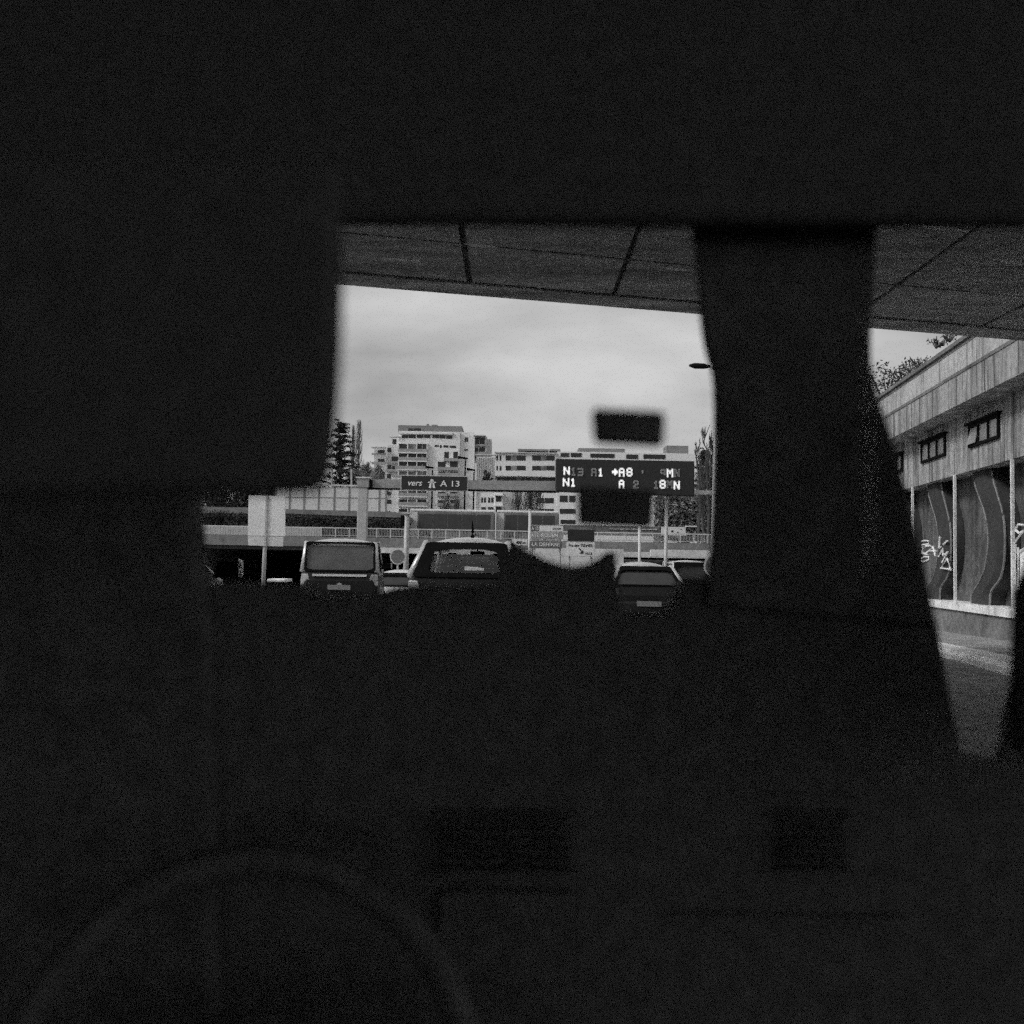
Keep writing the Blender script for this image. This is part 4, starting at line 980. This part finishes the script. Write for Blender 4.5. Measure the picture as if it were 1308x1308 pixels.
dash = [(-500,760),(245,752),(290,744),(345,747),(385,750),(400,762),(475,762),(495,752),(515,749),(600,751),(632,748),(641,735),(644,712),(648,699),(656,694),(666,697),(680,706),(698,715),(718,721.5),(738,723.5),(757,720.5),(772,712),(780,704.5),(786,704),(788,712),(789,735),(790,741),(792,765),(801,787),(854,787),(868,768),(876,742),(897,741),(915,744),(940,758),(1190,770),(1199,800),(1211,870),(1221,925),(1231,972),(1300,983),(2000,1010),(2000,1900),(-500,1900)]
slab('dashboard', dash, 1.05, .07, 'plastic', .004)
slab('door_frame', [(1345,300),(1352,690),(1326,735),(1317,760),(1315,835),(1313,900),(1311,972),(1420,990),(1700,990),(1700,300)], .8, .04, 'plastic')
# windscreen and side window glass
q = [PY(-500,200,1.0), PY(905,200,1.0), PY(905,800,1.35), PY(-500,800,1.35)]
g = MB(); g.add(q, [(0,1,2,3)]); g.build('windscreen', M['windscreen'], car)
q = [PY(1115,250,1.05), PY(1420,250,.8), PY(1420,1000,.8), PY(1200,1000,1.02)]
q = [PY(1100,250,1.0), PY(1400,250,1.0), PY(1400,1000,1.0), PY(1100,1000,1.0)]
g = MB(); g.add(q, [(0,1,2,3)]); g.build('side_window', M['windscreen'], car)
# fascia details, steering wheel
def torus(cx, cy, Y, rx, r, name, tilt=.4):
    c = PY(cx, cy, Y); g = MB(); n_ = 40; rings = []
    for k in range(n_+1):
        a_ = k*2*math.pi/n_; p = c + Vector((math.cos(a_)*rx, math.sin(a_)*rx*math.sin(tilt), math.sin(a_)*rx*math.cos(tilt))); u = (p-c).normalized(); v = Vector((-math.sin(a_), math.cos(a_)*math.sin(tilt), math.cos(a_)*math.cos(tilt))); w_ = u.cross(v)
        rings.append([p + (u*math.cos(b*math.pi/4)+w_*math.sin(b*math.pi/4))*r for b in range(8)])
    g.lofts(rings, cap=False); return g.build(name, M['plastic'], car, smooth=True), c
wh, wc = torus(300, 1420, .82, .19, .014, 'steering_wheel')
g = MB(); g.tube([wc+Vector((0,-.03,0)), wc+Vector((0,.03,0))], [.06,.07], 20); o = g.build('wheel_hub', M['plastic'], wh, bevel=.008)
g = MB()
for a_ in (R(0), R(180), R(-90)): g.tube([wc, wc+Vector((math.cos(a_)*.185, math.sin(a_)*.185*math.sin(.4), math.sin(a_)*.185*math.cos(.4)))], .014, 8)
g.build('spoke', M['plastic'], wh, smooth=True)
for x0, x1 in ((560,640),(650,730),(1000,1085)):
    g = MB()
    for k in range(5): box_px(g, x0, 1050+k*12, x1, 1055+k*12, 1.03, .02)
    box_px(g, x0-6, 1040, x1+6, 1045, 1.03, .02); box_px(g, x0-6, 1112, x1+6, 1117, 1.03, .02)
    g.build('air_vent', M['plastic'], car, bevel=.001)
box_px(MB(), 560, 1140, 730, 1260, 1.035, .02).build('radio_panel', M['plastic'], car, bevel=.004)
box_px(MB(), 860, 1170, 1160, 1175, 1.04, .02).build('glovebox_edge', M['plastic'], car)
def slabY(name, pts, Y0, dep, m, par=car, bev=.004):
    g = MB(); a_ = [PY(x, y, Y0) for x, y in pts]; g.loft(a_, [v+Vector((0,dep,0)) for v in a_]); return g.build(name, M[m], par, bevel=bev)
rm_ = slabY('door_mirror', [(1299,862),(1291,872),(1282,905),(1277,940),(1274,982),(1340,986),(1340,858)], 1.5, -.1, 'signmid')
g = MB(); g.tube([PY(x, y, 1.49) for x, y in [(1297,868),(1291,880),(1282,905),(1277,940),(1274.5,978)]], .003, 6); g.build('rim', M['white'], rm_)
# things stuck behind the windscreen
def tagbox(pts, Y, dep, nm, label, cat):
    g = MB(); a_ = [PY(x, y, Y) for x, y in pts]; g.loft(a_, [v+Vector((0,dep,0)) for v in a_])
    o = g.build(nm, M['plastic'], bevel=.004, seg=3); return tag(o, label, cat)
tagbox([(757,520),(851,525),(849,569),(760,564)], .72, .018, 'toll_tag', 'small black toll tag stuck high on the windscreen glass, above the message board', 'toll tag')
tagbox([(738,621),(837,626),(834,674),(739,670)], .98, .02, 'dashboard_camera', 'flat black box stuck low on the windscreen just under the message board', 'box')
